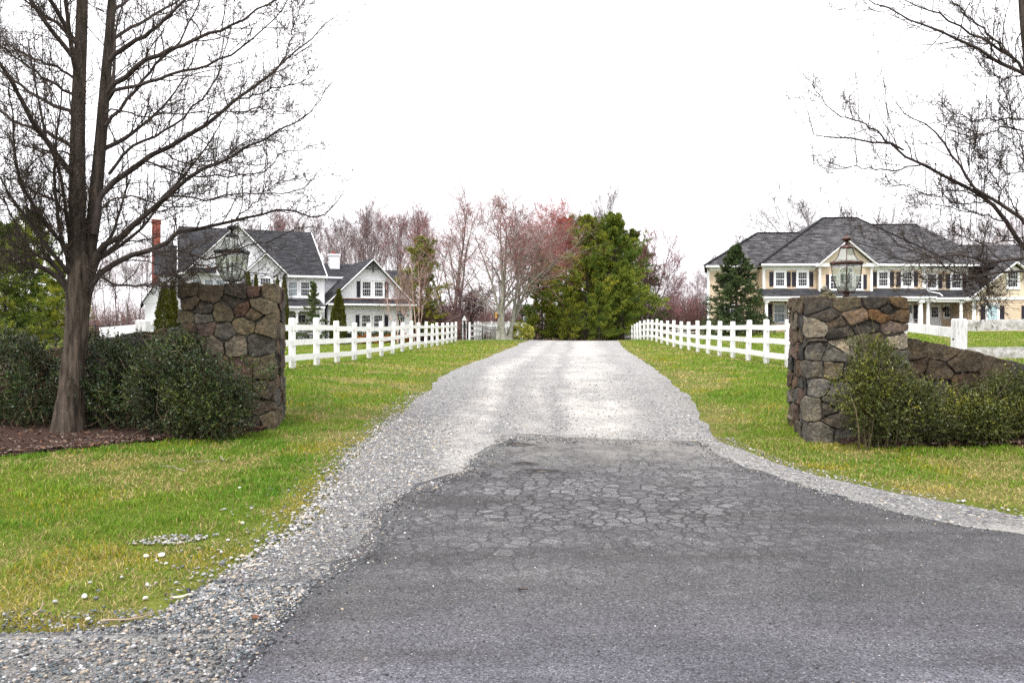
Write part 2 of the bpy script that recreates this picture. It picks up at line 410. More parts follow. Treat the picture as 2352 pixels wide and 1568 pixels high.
def asphalt_mat():
    m, nt, N, L, b = nodes('cracked_asphalt'); setb(b, 0.75, 0.28)
    t = N.new('ShaderNodeTexCoord'); v = t.outputs['Object']
    sp = N.new('ShaderNodeSeparateXYZ'); L.new(v, sp.inputs[0])
    big = nz(N, L, v, 0.8, 5, 0.65); sm = nz(N, L, v, 70, 4, 0.75); vs = nz(N, L, v, 230, 2)
    base = ramp(N, L, big.outputs['Fac'], [(0.3, (0.046, 0.045, 0.047)), (0.55, (0.068, 0.067, 0.07)), (0.75, (0.095, 0.092, 0.092))])
    st = nz(N, L, coord(N, L, 'Object', (0.35, 1.6, 1)), 0.9, 5, 0.65)
    base = mix(N, L, 1.0, base, ramp(N, L, st.outputs['Fac'], [(0.32, (0.62, 0.60, 0.58)), (0.5, 1.0), (0.68, (1.35, 1.33, 1.3))]), 'MULTIPLY')
    # aggregate specks
    vo = N.new('ShaderNodeTexVoronoi'); vo.inputs['Scale'].default_value = 120; L.new(v, vo.inputs['Vector'])
    s2 = N.new('ShaderNodeSeparateColor'); L.new(vo.outputs['Color'], s2.inputs[0])
    ag = ramp(N, L, s2.outputs[0], [(0.0, 0.3), (0.25, 0.7), (0.7, 1.1), (0.9, 1.3), (0.975, 1.6), (1.0, 2.6)])
    c = mix(N, L, 1.0, base, ag, 'MULTIPLY')
    c = mix(N, L, 1.0, c, ramp(N, L, sm.outputs['Fac'], [(0.3, 0.42), (0.7, 1.5)]), 'MULTIPLY')
    # crazing: worn plates with dark cracks, strongest in the middle of the apron
    wv = nz(N, L, v, 3.5, 3)
    wvv = mix(N, L, 0.09, v, wv.outputs['Color'])
    ck = N.new('ShaderNodeTexVoronoi'); ck.feature = 'DISTANCE_TO_EDGE'; ck.inputs['Scale'].default_value = 8.5; L.new(wvv, ck.inputs['Vector'])
    cc = N.new('ShaderNodeTexVoronoi'); cc.inputs['Scale'].default_value = 8.5; L.new(wvv, cc.inputs['Vector'])
    zone_n = nz(N, L, v, 0.9, 3)
    zy = N.new('ShaderNodeMapRange'); zy.inputs['From Min'].default_value = 4.4; zy.inputs['From Max'].default_value = 6.3; L.new(sp.outputs[1], zy.inputs['Value'])
    zx = N.new('ShaderNodeMapRange'); zx.inputs['From Min'].default_value = 4.2; zx.inputs['From Max'].default_value = 1.6; L.new(sp.outputs[0], zx.inputs['Value'])
    zone = math_(N, L, 'MULTIPLY', math_(N, L, 'MULTIPLY', zy.outputs[0], zx.outputs[0]), ramp(N, L, zone_n.outputs['Fac'], [(0.32, 0.3), (0.5, 1.0)]))
    edge = ramp(N, L, ck.outputs['Distance'], [(0.0, 1.0), (0.035, 0.9), (0.09, 0.0)])
    s3 = N.new('ShaderNodeSeparateColor'); L.new(cc.outputs['Color'], s3.inputs[0])
    plate = ramp(N, L, s3.outputs[1], [(0.0, 1.15), (0.4, 1.45), (1.0, 2.2)])
    c = mix(N, L, zone, c, mix(N, L, 1.0, c, plate, 'MULTIPLY'))
    c = mix(N, L, math_(N, L, 'MULTIPLY', edge, zone), c, (0.022, 0.020, 0.021))
    # dust drifting over from the gravel at its end
    dz = N.new('ShaderNodeMapRange'); dz.inputs['From Min'].default_value = 8.3; dz.inputs['From Max'].default_value = 10.9; L.new(sp.outputs[1], dz.inputs['Value'])
    dn = nz(N, L, v, 2.2, 5, 0.7)
    dm = math_(N, L, 'MULTIPLY', dz.outputs[0], ramp(N, L, dn.outputs['Fac'], [(0.36, 0.0), (0.62, 1.0)]))
    c = mix(N, L, dm, c, (0.215, 0.20, 0.18))
    # paler, bluish street surface nearest
    nb = N.new('ShaderNodeMapRange'); nb.inputs['From Min'].default_value = 5.2; nb.inputs['From Max'].default_value = 4.0; L.new(math_(N, L, 'ADD', sp.outputs[1], math_(N, L, 'MULTIPLY', big.outputs['Fac'], 0.9)), nb.inputs['Value'])
    c = mix(N, L, math_(N, L, 'MULTIPLY', nb.outputs[0], 0.8), c, mix(N, L, 1.0, c, (1.55, 1.55, 1.78), 'MULTIPLY'))
    L.new(c, b.inputs['Base Color'])
    h = math_(N, L, 'SUBTRACT', math_(N, L, 'ADD', math_(N, L, 'MULTIPLY', vo.outputs['Distance'], -0.6), sm.outputs['Fac']), math_(N, L, 'MULTIPLY', math_(N, L, 'MULTIPLY', edge, zone), 1.6))
    bump(N, L, b, h, 0.65, 0.012)
    return m
M['asphalt'] = asphalt_mat()

def mulch_mat():
    m, nt, N, L, b = nodes('bark_mulch'); setb(b, 0.95, 0.1)
    v = coord(N, L, 'Object')
    n = nz(N, L, v, 40, 5, 0.8)
    L.new(ramp(N, L, n.outputs['Fac'], [(0.3, (0.025, 0.015, 0.012)), (0.6, (0.075, 0.045, 0.035)), (0.8, (0.16, 0.11, 0.09))]), b.inputs['Base Color'])
    bump(N, L, b, n.outputs['Fac'], 1.0, 0.03)
    return m
M['mulch'] = mulch_mat()
# ------------------------------------------------------------------ ground
def sinkroad(X, Y):
    d = np.minimum(X - ip(GL, Y), ip(GR, Y) - X)
    return -0.10 * np.clip((d - 0.25) / 0.4, 0, 1) * (Y < 66)
xs = np.concatenate([[-400, -250, -150, -100, -70], np.arange(-50, -14, 2.0), np.arange(-14, 14, 0.35), np.arange(14, 60, 2.0), [70, 100, 150, 250, 400]])
ys = np.concatenate([[-60, -30, -15], np.arange(-8, 3, 1.0), np.arange(3, 30, 0.35), np.arange(30, 90, 0.8), [95, 110, 140, 180, 250, 350, 500]])
tag(grid_obj('lawn', xs, ys, M['lawn'], 0, sinkroad), kind='structure')
yg = np.concatenate([np.arange(-8, 3.9, 0.5), np.arange(3.9, 14, 0.06), np.arange(14, 30, 0.2), np.arange(30, 70, 0.5)])
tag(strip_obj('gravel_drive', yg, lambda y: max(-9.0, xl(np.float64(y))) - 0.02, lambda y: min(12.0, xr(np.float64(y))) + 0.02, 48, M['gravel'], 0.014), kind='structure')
ya = np.concatenate([np.arange(-8, 3, 0.5), np.arange(3, 10.95, 0.05)])
aj = lambda T, y, k: float(ip(T, y)) + 0.16 * (float(vnoise(np.float64(y), np.float64(k), 0.16, 11)) - .5) + 0.14 * (float(vnoise(np.float64(y), np.float64(k), 0.7, 12)) - .5)
def endgap(y):      # ragged far end of the asphalt
    return max(0.0, (y - 10.55) / 0.4) ** 2 * 0.6
tag(strip_obj('asphalt_apron', ya, lambda y: aj(AL, y, 3) + endgap(y), lambda y: min(12.0, aj(AR, y, 40)) - endgap(y), 110, M['asphalt'], 0.026, (10.0, 10.9)), kind='structure')

def side_path():
    xsn = np.linspace(-5.5, 2.2, 24); V = []; n = len(xsn)
    for k in (0, 1, 2):
        for x in xsn:
            y = 55.2 - (x - 1.5) * 0.25 + k * 1.0
            V.append((x, y, tz(x, y) + 0.02))
    q = [(k * n + i, k * n + i + 1, (k + 1) * n + i + 1, (k + 1) * n + i) for k in (0, 1) for i in range(n - 1)]
    m = mat('grey_path_gravel', (0.22, 0.22, 0.24), 0.9, 0.1, ns=20, na=0.3)
    tag(MB().add(V, q).build('path', m, None, True), kind='structure')
side_path()

BL = np.array([(-14, 8.3), (-7.5, 8.5), (-5.66, 8.85), (-4.9, 9.3), (-4.3, 9.75), (-3.6, 10.2), (-3.3, 10.6)])
BR = np.array([(4.3, 10.4), (5, 10.05), (6, 9.9), (8, 9.75), (12, 9.6)])
def bed(name, T, ytop):
    x = np.linspace(T[0, 0], T[-1, 0], 90); V = []; n = len(x); k = 12
    lo = ip(T, x) + 0.22 * (vnoise(x, x * 0, 0.35, 21) - .5)
    for j in range(k):
        y = lo + (ytop - lo) * j / (k - 1)
        V.append(np.stack([x, y, terr(x, y) + 0.012 + (0.035 if j else -0.01) + 0.02 * vnoise(x, y, 0.15, 4)], 1))
    i = np.arange(k - 1)[:, None] * n + np.arange(n - 1)[None, :]
    q = np.stack([i, i + 1, i + n + 1, i + n], -1).reshape(-1, 4)
    return tag(MB().add(np.concatenate(V), [q]).build(name, M['mulch'], None, True), kind='structure')
bed('mulch_bed', BL, 11.4); bed('mulch_bed', BR, 11.3)

# potholes in the broken asphalt: dirt patches, hollow's shade painted as a dark ring
def pothole(x, y, a, b, seed):
    r = rs(seed); n = 26; an = np.arange(n) / n * 6.283; V, Fq, T_ = [], [], []
    rad = 1 + .22 * np.sin(an * 3 + seed) + .18 * r.randn(n)
    for k, (f, dz) in enumerate(((1.35, .003), (1.0, .012), (.85, .004), (.45, .0015), (.02, .001))):
        for i in range(n):
            q = 1 + (rad[i] - 1) * (1 if k < 3 else .4)
            X, Y = x + a * f * q * math.cos(an[i]), y + b * f * q * math.sin(an[i])
            V.append((X, Y, tz(X, Y) + .026 + dz))
            T_.append([(.05,.049,.051),(.03,.028,.028),(.02,.018,.017),(.07,.06,.047),(.095,.082,.064)][k])
    for k in range(4):
        for i in range(n): Fq.append((k*n+i, k*n+(i+1)%n, (k+1)*n+(i+1)%n, (k+1)*n+i))
    tag(MB().add(V, Fq, np.array(T_)).build('pothole', M['pebble'], None, True), kind='structure')
pothole(.08, 10.0, .13, .10, 1); pothole(.34, 8.35, .15, .07, 2); pothole(.14, 8.75, .09, .06, 3)

# mulch chips and dead leaves
def chips():
    r = rs(77); n = 9000
    left = r.rand(n) < .72
    x = np.where(left, -9.5 + 6.2 * r.rand(n), 4.4 + 4.0 * r.rand(n))
    lo = np.where(left, ip(BL, x), ip(BR, x)); y = lo - .04 + (11.1 - lo) * r.rand(n) ** 1.3
    z = terr(x, y) + 0.055
    a = r.rand(n) * 6.28; l = .012 + .03 * r.rand(n); w = .004 + .01 * r.rand(n)
    d = np.stack([np.cos(a), np.sin(a), .25 * r.randn(n)], 1); p = np.stack([-np.sin(a), np.cos(a), .25 * r.randn(n)], 1)
    c = np.stack([x, y, z], 1); D = d * l[:, None]; W = p * w[:, None]
    V = np.stack([c - D - W, c + D - W, c + D + W, c - D + W], 1)
    pal = np.array([(.07,.045,.035),(.045,.028,.022),(.12,.075,.055),(.19,.15,.125),(.16,.08,.045)])
    t = np.repeat(pal[r.randint(0, 5, n)], 4, 0)
    o = MB().add(V.reshape(-1, 3), [np.arange(4 * n).reshape(n, 4)], t).build('mulch_chips', M['pebble'])
    tag(o, kind='stuff')
chips()

# ------------------------------------------------------------------ grass
def grass():
    r = rs(3)
    mb = MB()
    bands = [(3.4, 7, 5200, .040, .0026), (7, 12, 2600, .045, .0042), (12, 20, 900, .055, .008), (20, 34, 260, .06, .014), (34, 62, 85, .06, .03)]
    for (y0, y1, dens, hh, ww) in bands:
        xm = 0.76 * y1 + 1.6
        n = int(dens * (y1 - y0) * 2 * xm)
        x = (r.rand(n) * 2 - 1) * xm; y = y0 + (y1 - y0) * r.rand(n)
        k = np.abs(x) < 0.76 * y + 1.5
        x, y = x[k], y[k]
        yw = y + np.where(y < 6.5, .34 * (vnoise(x, y, .3, 35) - .45) + .2 * (vnoise(x, y, .09, 36) - .5), 0)
        L_, R_ = ip(GL, yw), ip(GR, yw)
        dl = np.where(x < (L_ + R_) / 2, L_ - x, x - R_)      # distance outside the drive
        e = 0.55 * (vnoise(x, y, 0.33, 31) - .5) + 0.35 * (vnoise(x, y, 0.9, 32) - .5)
        k = dl + 1.25 * e * np.clip(1.6 - dl, 0.4, 1.2) + np.where(y < 20, .09, .05) * r.randn(len(x)) > 0.05
        left_bed = (x < -3.3) & (y < 11.3) & (y > ip(BL, x) + 0.12 * r.randn(len(x)))
        right_bed = (x > 4.3) & (y < 11.2) & (y > ip(BR, x) + 0.10 * r.randn(len(x)))
        path = (x > -5.5) & (x < 2.2) & (np.abs(y - (56.2 - (x - 1.5) * .25)) < 1.0)
        k &= ~(left_bed | right_bed | path)
        # bare and thin places
        thin = vnoise(x, y, 0.5, 33) * .6 + vnoise(x, y, 0.16, 34) * .4
        k &= r.rand(len(x)) < np.clip(1.5 - thin * 0.9 - 0.35 * np.exp(-dl / 0.5), 0.15, 1)
        # a scrap of gravel in the left lawn
        k &= ~(((x + 2.55 - (y - 5.75) * .9) ** 2 / .06 + (y - 5.85) ** 2 / .03 < 1) & (r.rand(len(x)) < .9))
        x, y, dl = x[k], y[k], dl[k]; n = len(x)
        z = terr(x, y) + 0.0
        p1 = vnoise(x, y, 1.1, 41) * .55 + vnoise(x, y, 0.35, 42) * .45
        dry = np.clip((p1 - .49) * 3.2, -.3, 1) + .85 * np.exp(-np.clip(dl, 0, 9) / .55) + np.where((x < 0) & (y < 6.6), .55 * np.clip((6.9 - y) / 1.6, 0, 1), 0) + np.where((x > 2.5) & (y < 11), .36, 0)
        dry = np.clip(dry, 0, .95)
        green = np.array([.08, .195, .014]); lime = np.array([.18, .26, .022]); straw = np.array([.42, .335, .145]); moss = np.array([.34, .28, .02])
        u = r.rand(n)
        far = np.clip((y - 14) / 20, 0, 1)
        c = green + (lime - green) * (np.clip(vnoise(x, y, .8, 43) * .9 + .25 * r.randn(n) + .25 * far + .08, 0, 1))[:, None]
        s = (u < dry * .72 + .07)[:, None]; c = np.where(s, straw * (.6 + .6 * r.rand(n))[:, None], c)
        mo = (u > 1 - .55 * np.clip((vnoise(x, y, .6, 44) - .55) * 4, 0, 1) * np.exp(-dl / 2.0))[:, None]; c = np.where(mo, moss, c)
        c = c * (.75 + .5 * r.rand(n))[:, None]
        tuft = np.clip((vnoise(x, y, .22, 45) - .5) * 3, 0, 1)
        h = hh * (.45 + .75 * r.rand(n) + .8 * tuft * (dry < .5)) * np.where(dl < .35, .75, 1)
        w = ww * (.6 + .8 * r.rand(n))
        a = r.rand(n) * 6.283; b = r.rand(n) * 6.283; ln = .25 + .6 * r.rand(n) + dry * .5
        base = np.stack([x, y, z - .004], 1)
        W = np.stack([np.cos(a), np.sin(a), 0 * a], 1) * w[:, None]
        Ld = np.stack([np.cos(b) * ln, np.sin(b) * ln, np.ones(n)], 1); Ld /= np.linalg.norm(Ld, axis=1)[:, None]
        tip = base + Ld * h[:, None] * np.array([1.2, 1.2, 1])
        if y1 <= 12:
            midp = base + (Ld * np.array([.45, .45, 1.1])) * h[:, None] * .55
            V = np.stack([base - W, base + W, midp + W * .8, midp - W * .8, tip], 1)
            i = np.arange(n)[:, None] * 5
            mb.add(V.reshape(-1, 3), [i + np.array([[0, 1, 2, 3]]), i + np.array([[3, 2, 4]])], np.repeat(c, 5, 0))
        else:
            V = np.stack([base - W, base + W, tip], 1)
            mb.add(V.reshape(-1, 3), [np.arange(3 * n).reshape(n, 3)], np.repeat(c, 3, 0))
    tag(mb.build('grass', M['blade']), kind='stuff')
grass()

# ------------------------------------------------------------------ loose stones
ICO = None
def ico():
    global ICO
    if ICO is None:
        bm = bmesh.new(); bmesh.ops.create_icosphere(bm, subdivisions=1, radius=1)
        ICO = (np.array([v.co[:] for v in bm.verts]), np.array([[v.index for v in f.verts] for f in bm.faces])); bm.free()
    return ICO
def loose_gravel():
    r = rs(8); V0, F0 = ico()
    P = []
    def put(n, y0, y1, fx, smin, smax, fade=False):
        y = y0 + (y1 - y0) * r.rand(n); u = r.rand(n); x = fx(y, u, n)
        s = (smin + (smax - smin) * r.rand(n) ** 2.6) * (1.15 - .65 * u if fade else 1)
        P.append(np.stack([x, y, s], 1))
    L_ = lambda y: ip(GL, y); A_ = lambda y: ip(AL, y)
    put(15000, 4.4, 12.5, lambda y, u, n: L_(y) - .12 + (np.where(y < 10.7, A_(y), L_(y) + 1.2) - L_(y) + .16) * u, .0025, .0145, True)
    put(3200, 4.3, 16, lambda y, u, n: L_(y) + .05 - np.abs(r.randn(n)) * .2, .003, .015)
    put(1500, 4.08, 4.5, lambda y, u, n: -3.5 + 1.7 * u, .002, .011)
    put(2200, 7.2, 11.5, lambda y, u, n: L_(y) - .22 + 1.2 * u, .004, .018)
    put(16000, 3.4, 4.9, lambda y, u, n: np.maximum(L_(y) - .10, -3.4) + (-1.2 - np.maximum(L_(y) - .10, -3.4)) * u, .002, .0125)
    put(7000, 10.6, 20, lambda y, u, n: L_(y) + (ip(GR, y) - L_(y)) * u, .004, .017); put(3000, 20, 32, lambda y, u, n: L_(y) + (ip(GR, y) - L_(y)) * u, .006, .018)
    put(2600, 5.9, 11, lambda y, u, n: ip(AR, y) - .05 + (ip(GR, y) - ip(AR, y) + .3) * u, .003, .013)
    put(380, 4.4, 7.5, lambda y, u, n: L_(y) - .9 * u ** 3.5, .004, .017)
    put(9000, 3.4, 10.9, lambda y, u, n: A_(y) - .03 + (np.minimum(ip(AR, y), 4.5) - A_(y) + .06) * u ** 1.25, .0016, .0055); put(2600, 3.6, 10.8, lambda y, u, n: A_(y) + np.abs(r.randn(n)) * .16, .002, .011); put(1400, 6, 10.8, lambda y, u, n: ip(AR, y) - np.abs(r.randn(n)) * .12, .002, .008); put(1500, 10.2, 11.0, lambda y, u, n: -.2 + 2.9 * u, .002, .012)
    put(260, 5.74, 5.98, lambda y, u, n: -2.52 + (y - 5.85) * .9 + (u - .5) * .42, .004, .014)
    P = np.concatenate(P)
    on_l = P[:, 0] < L_(P[:, 1])
    k = ~((P[:, 1] < 4.15) & False); P = P[k]
    n = len(P)
    onas = (P[:, 0] > A_(P[:, 1])) & (P[:, 0] < ip(AR, P[:, 1])) & (P[:, 1] < 10.7)
    sc = P[:, 2:3] * (1 + .35 * r.randn(n, 3)).clip(.55, 1.7); sc[:, 2] *= .65
    a = r.rand(n) * 6.283; ca, sa = np.cos(a), np.sin(a)
    J = (V0[None] * (1 + .16 * r.randn(n, len(V0), 1))) * sc[:, None, :]
    X = J[..., 0] * ca[:, None] - J[..., 1] * sa[:, None] + P[:, 0:1]
    Y = J[..., 0] * sa[:, None] + J[..., 1] * ca[:, None] + P[:, 1:2]
    Z = J[..., 2] + (terr(P[:, 0], P[:, 1]) + .016 + P[:, 2] * .12 + .012 * onas)[:, None]
    pal = np.array([(.13,.155,.17),(.22,.225,.24),(.30,.30,.315),(.42,.42,.42),(.58,.57,.55),(.68,.67,.66),(.46,.39,.30),(.36,.30,.25),(.12,.125,.14)])
    dark = P[:, 1] < 5.0
    onasp = (P[:, 0] > A_(P[:, 1]) + .1) & (P[:, 0] < ip(AR, P[:, 1])) & (P[:, 1] < 10.6)
    pi = np.where(onasp, np.array([8,8,8,0,0,1,8,2,5,6,8,0])[r.randint(0, 12, n)], 0); pi0 = np.where(dark, np.array([0,0,0,1,1,2,3,8,8,4,6,7])[r.randint(0, 12, n)], np.array([0,1,2,2,3,3,4,4,5,6,6,7])[r.randint(0, 12, n)])
    pi = np.where(onasp, pi, pi0); pal[8] = (.05, .05, .055)
    t = pal[pi] * (.5 + .36 * r.rand(n, 1))
    m = len(V0)
    Fq = (np.arange(n)[:, None, None] * m + F0[None]).reshape(-1, 3)
    tag(MB().add(np.stack([X, Y, Z], -1).reshape(-1, 3), [Fq], np.repeat(t, m, 0)).build('loose_gravel', M['pebble'], None, True), kind='stuff')
loose_gravel()

def rough_stone(seed, rx, ry, rz, tint, m=None, sub=3, amp=.14, flat=0.0):
    bm = bmesh.new(); bmesh.ops.create_icosphere(bm, subdivisions=sub, radius=1)
    V = []
    for v in bm.verts:
        p = v.co + Vector((seed * 7.3, seed * 1.7, 0))
        f = 1 + amp * mnoise.noise(p * 1.1) * 2 + amp * .5 * mnoise.noise(p * 3.1)
        q = v.co * f
        if flat: q.z = max(-.6, min(.6, q.z)) * 1.3
        V.append((q.x * rx, q.y * ry, q.z * rz))
    Fc = [tuple(v.index for v in f.verts) for f in bm.faces]; bm.free()
    return MB().add(V, Fc, tint)

# stones, sticks and dead leaves lying about
def ground_px(x, y):
    lo, hi = 2.0, 60.0
    for _ in range(40):
        Y = (lo + hi) / 2
        if (HZ - y) / F * Y < tz((x - CX) / F * Y, Y): hi = Y
        else: lo = Y
    return (x - CX) / F * Y, Y
for k, (x, y, s, lab) in enumerate([
    (336, 1283, .021, 'pale stone in dry grass, next to a rounder white one'), (371, 1281, .026, 'round white stone lying in the dry lawn grass'),
    (194, 1376, .022, 'white stone in grass near the dark gravel shoulder'), (126, 1387, .016, 'small grey stone in grass beside the bottom left gravel'),
    (334, 1380, .018, 'pinkish white stone in yellowing grass by a pale stick'), (203, 1428, .018, 'cream stone on the grass edge above dark gravel'),
    (557, 1205, .018, 'cream stone in brown grass left of the gravel shoulder'), (550, 1124, .016, 'pale flat stone on green lawn below the stone gatepost'),
    (511, 1298, .024, 'flat dark grey stone between grass and gravel'), (556, 1283, .02, 'tan stone at the ragged grass edge'),
    (1532, 1529, .014, 'small orange brown stone on the bluish near asphalt'), (1500, 1283, .010, 'tiny cream stone alone on the dark asphalt')]):
    X, Y = ground_px(x, y)
    c = [(.62,.60,.55),(.66,.66,.65),(.6,.6,.58),(.35,.35,.36),(.55,.48,.44),(.6,.55,.45),(.6,.55,.45),(.55,.54,.5),(.14,.15,.16),(.45,.38,.28),(.38,.2,.1),(.6,.55,.42)][k]
    o = rough_stone(k + 1, s * 1.3, s, s * .8, c).build('stone', M['pebble'], None, True); o.scale = (.72,) * 3
    o.location = (X, Y, tz(X, Y) + s * .5 + .01); o.rotation_euler = (0, 0, k)
    tag(o, lab, 'stone', 'stray stones on the ground')

def polytube(mb, pts, rad, k=6, tint=None):
    P = np.array(pts, float)[None]; Rr = np.broadcast_to(np.asarray(rad, float), (1, P.shape[1]))
    V, Fq = tubes(P, Rr, k)
    mb.add(V, [Fq], tint)
def nrm(a): return a / np.linalg.norm(a, axis=-1, keepdims=True).clip(1e-9)
def tubes(P, Rr, k):
    N_, m, _ = P.shape
    T = np.empty_like(P); T[:, 1:-1] = P[:, 2:] - P[:, :-2]; T[:, 0] = P[:, 1] - P[:, 0]; T[:, -1] = P[:, -1] - P[:, -2]
    T = nrm(T); mt = nrm(P[:, -1] - P[:, 0])
    ref = np.where((np.abs(mt[:, 2]) < .8)[:, None], np.array([0, 0, 1.0]), np.array([1.0, 0, 0]))[:, None, :]
    A = nrm(np.cross(T, ref)); B = np.cross(T, A)
    an = np.arange(k) * 2 * np.pi / k
    V = P[:, :, None, :] + Rr[:, :, None, None] * (np.cos(an)[:, None] * A[:, :, None, :] + np.sin(an)[:, None] * B[:, :, None, :])
    b = (np.arange(N_) * m * k)[:, None, None] + (np.arange(m - 1) * k)[None, :, None]
    j = np.arange(k)[None, None, :]; j2 = (j + 1) % k
    Fq = np.stack([b + j, b + j2, b + k + j2, b + k + j], -1).reshape(-1, 4)
    return V.reshape(-1, 3), Fq

for k, (x, y, l, a, c, lab) in enumerate([
    (578, 1312, .12, .3, (.62,.56,.45), 'short pale bare stick lying in grass'), (418, 1383, .14, .35, (.66,.6,.48), 'bleached stick at the grass edge by the gravel'),
    (405, 1083, .30, 2.6, (.24,.2,.17), 'thin forked twig on the green lawn'), (467, 1068, .26, -.2, (.2,.16,.13), 'thin brown twig lying below the mulch bed'),
    (510, 1060, .22, 2.1, (.3,.26,.22), 'grey twig stuck in grass below the left gatepost'), (290, 1437, .26, .25, (.33,.26,.18), 'thin curved twig in grass above the dark gravel'),
    (92, 1412, .22, 2.0, (.26,.2,.15), 'dark slender twig in grass at bottom left'), (1200, 1366, .09, -.3, (.05,.035,.03), 'short dark stick on the cracked asphalt')]):
    X, Y = ground_px(x, y); r = rs(k); mb = MB()
    d = np.array([math.cos(a), math.sin(a), .06])
    pts = [d * l * (t - .5) + np.array([0, 0, .01]) + .012 * r.randn(3) * [1, 1, .3] for t in np.linspace(0, 1, 6)]
    polytube(mb, pts, np.linspace(.006, .003, 6) * (1.4 if k < 2 else 1), 6, c)
    if k in (2, 3, 5): polytube(mb, [pts[3], pts[3] + np.array([math.cos(a + .7), math.sin(a + .7), .08]) * l * .3, pts[3] + np.array([math.cos(a + .5), math.sin(a + .5), .05]) * l * .5], [.003, .0025, .0015], 5, c)
    o = mb.build('stick', M['twig'], None, True); o.location = (X, Y, tz(X, Y) + .03)
    tag(o, lab, 'stick', 'sticks lying on the ground')
for k, (x, y, lab) in enumerate([(411, 1119, 'brown curled leaf on the bright green lawn'), (22, 1134, 'brown leaf in the lawn by the left picture edge'), (583, 1432, 'rust coloured dead leaf on the gravel shoulder'), (657, 1105, 'dry tan leaf in grass beside the gravel')]):
    X, Y = ground_px(x, y); mb = MB(); r = rs(k + 50)
    n = 9; V = [(0, 0, .012)]
    for i in range(n):
        t = i / n * 6.283; q = .028 * (1 + .35 * math.cos(5 * t)); V.append((q * math.cos(t), q * .75 * math.sin(t), .012 + .014 * r.rand()))
    mb.add(V, [(0, 1 + i, 1 + (i + 1) % n) for i in range(n)], (.17, .065, .03) if k < 3 else (.42, .33, .2))
    o = mb.build('dead_leaf', M['leaf']); o.location = (X, Y, tz(X, Y) + .02); o.rotation_euler = (.15, .1, k)
    tag(o, lab, 'dead leaf', 'dead leaves on the ground')

# ------------------------------------------------------------------ stonework
PAL = .8 * np.array([(.105,.083,.062),(.125,.105,.083),(.145,.115,.08),(.085,.076,.068),(.12,.113,.10),(.165,.14,.105),(.062,.058,.056),(.13,.088,.06),(.175,.13,.08),(.10,.095,.085),(.14,.092,.075)])
def stonework(name, seeds, metric, bounds, seed, parent, bulge=.022, planes=(), tints=None, detail=1):
    """one mesh of rough stones: convex cells between the seeds, bevelled, roughened and pushed out unevenly"""
    rng = random.Random(seed); seeds = np.array(seeds, float); A = np.array(metric, float)
    mb = MB(); lo, hi = np.array(bounds[0]), np.array(bounds[1])
    for i, p in enumerate(seeds):
        bm = bmesh.new()
        out = [rng.uniform(-.014, bulge + .012) for _ in range(6)]
        l2 = lo - np.array(out[:3]); h2 = hi + np.array(out[3:])
        bmesh.ops.create_cube(bm, size=1.0)
        for v in bm.verts:
            v.co = Vector([(l2[k] + h2[k]) / 2 + v.co[k] * (h2[k] - l2[k]) for k in range(3)])
        d = (((seeds - p) * A) ** 2).sum(1); order = np.argsort(d)[1:26]
        cuts = []
        for j in order:
            q = seeds[j]; nn = (q - p) * A * A; nn /= np.linalg.norm(nn)
            cuts.append(((p + q) / 2 - nn * rng.uniform(.005, .011), nn))
        for co, nn in planes:
            cuts.append((np.array(co) + np.array(nn) * rng.uniform(-.02, .03), np.array(nn)))
        ok = True
        for co, nn in cuts:
            g = bm.verts[:] + bm.edges[:] + bm.faces[:]
            res = bmesh.ops.bisect_plane(bm, geom=g, dist=1e-5, plane_co=co, plane_no=nn, clear_outer=True)
            e = [x for x in res['geom_cut'] if isinstance(x, bmesh.types.BMEdge)]
            if len(e) > 2:
                bmesh.ops.contextual_create(bm, geom=e)
            if not bm.verts: ok = False; break
        if ok and len(bm.verts) > 5:
            bmesh.ops.remove_doubles(bm, verts=bm.verts[:], dist=.004)
            bmesh.ops.bevel(bm, geom=bm.edges[:], offset=rng.uniform(.012, .024), segments=2, affect='EDGES', clamp_overlap=True, profile=.6)
            bmesh.ops.triangulate(bm, faces=bm.faces[:])
            for _ in range(detail + 2):
                es = [e for e in bm.edges if e.calc_length() > .04]
                if not es: break
                bmesh.ops.subdivide_edges(bm, edges=es, cuts=1)
                bmesh.ops.triangulate(bm, faces=[f for f in bm.faces if len(f.verts) > 3])
            bm.normal_update()
            sh = Vector((rng.uniform(0, 90), rng.uniform(0, 90), rng.uniform(0, 90)))
            for v in bm.verts:
                c = v.co
                v.co = c + v.normal * (.026 * mnoise.noise(c * 5 + sh) + .017 * mnoise.noise(c * 13 + sh) + .009 * mnoise.noise(c * 32 + sh))
            bm.verts.index_update()
            t = PAL[rng.randrange(len(PAL))] if tints is None or tints[i] is None else np.array(tints[i]) * (.95 if seed == 9 else .74)
            t = t * rng.uniform(.8, 1.2)
            mb.add([v.co[:] for v in bm.verts], [tuple(v.index for v in f.verts) for f in bm.faces], t)
        bm.free()
    return mb.build(name, M['stone'], parent, True)

def pillar_seeds(front, w, h, rng, nx, nz, skip_front=False):
    ins = .13; S_ = []; T_ = []
    for (u, z, *t) in front:
        S_.append((u - w / 2, -w / 2 + ins, z)); T_.append(t[0] if t else None)
    for face in ((1, 2, 3)):
        zs = 0.0
        for kz in range(nz):
            for kx in range(nx):
                if (kx == 0 and face in (1, 3)) or (kx == nx - 1 and face in (2,)): pass
                u = -w / 2 + w * (kx + .5 + rng.uniform(-.28, .28)) / nx; z = h * (kz + .5 + rng.uniform(-.3, .3)) / nz
                if face == 1 and u < -w / 2 + .2: continue
                if face == 3 and u < -w / 2 + .2: continue
                P = {1: (w / 2 - ins, u, z), 2: (u, w / 2 - ins, z), 3: (-w / 2 + ins, u, z)}[face]
                S_.append(P); T_.append(None)
    return S_, T_

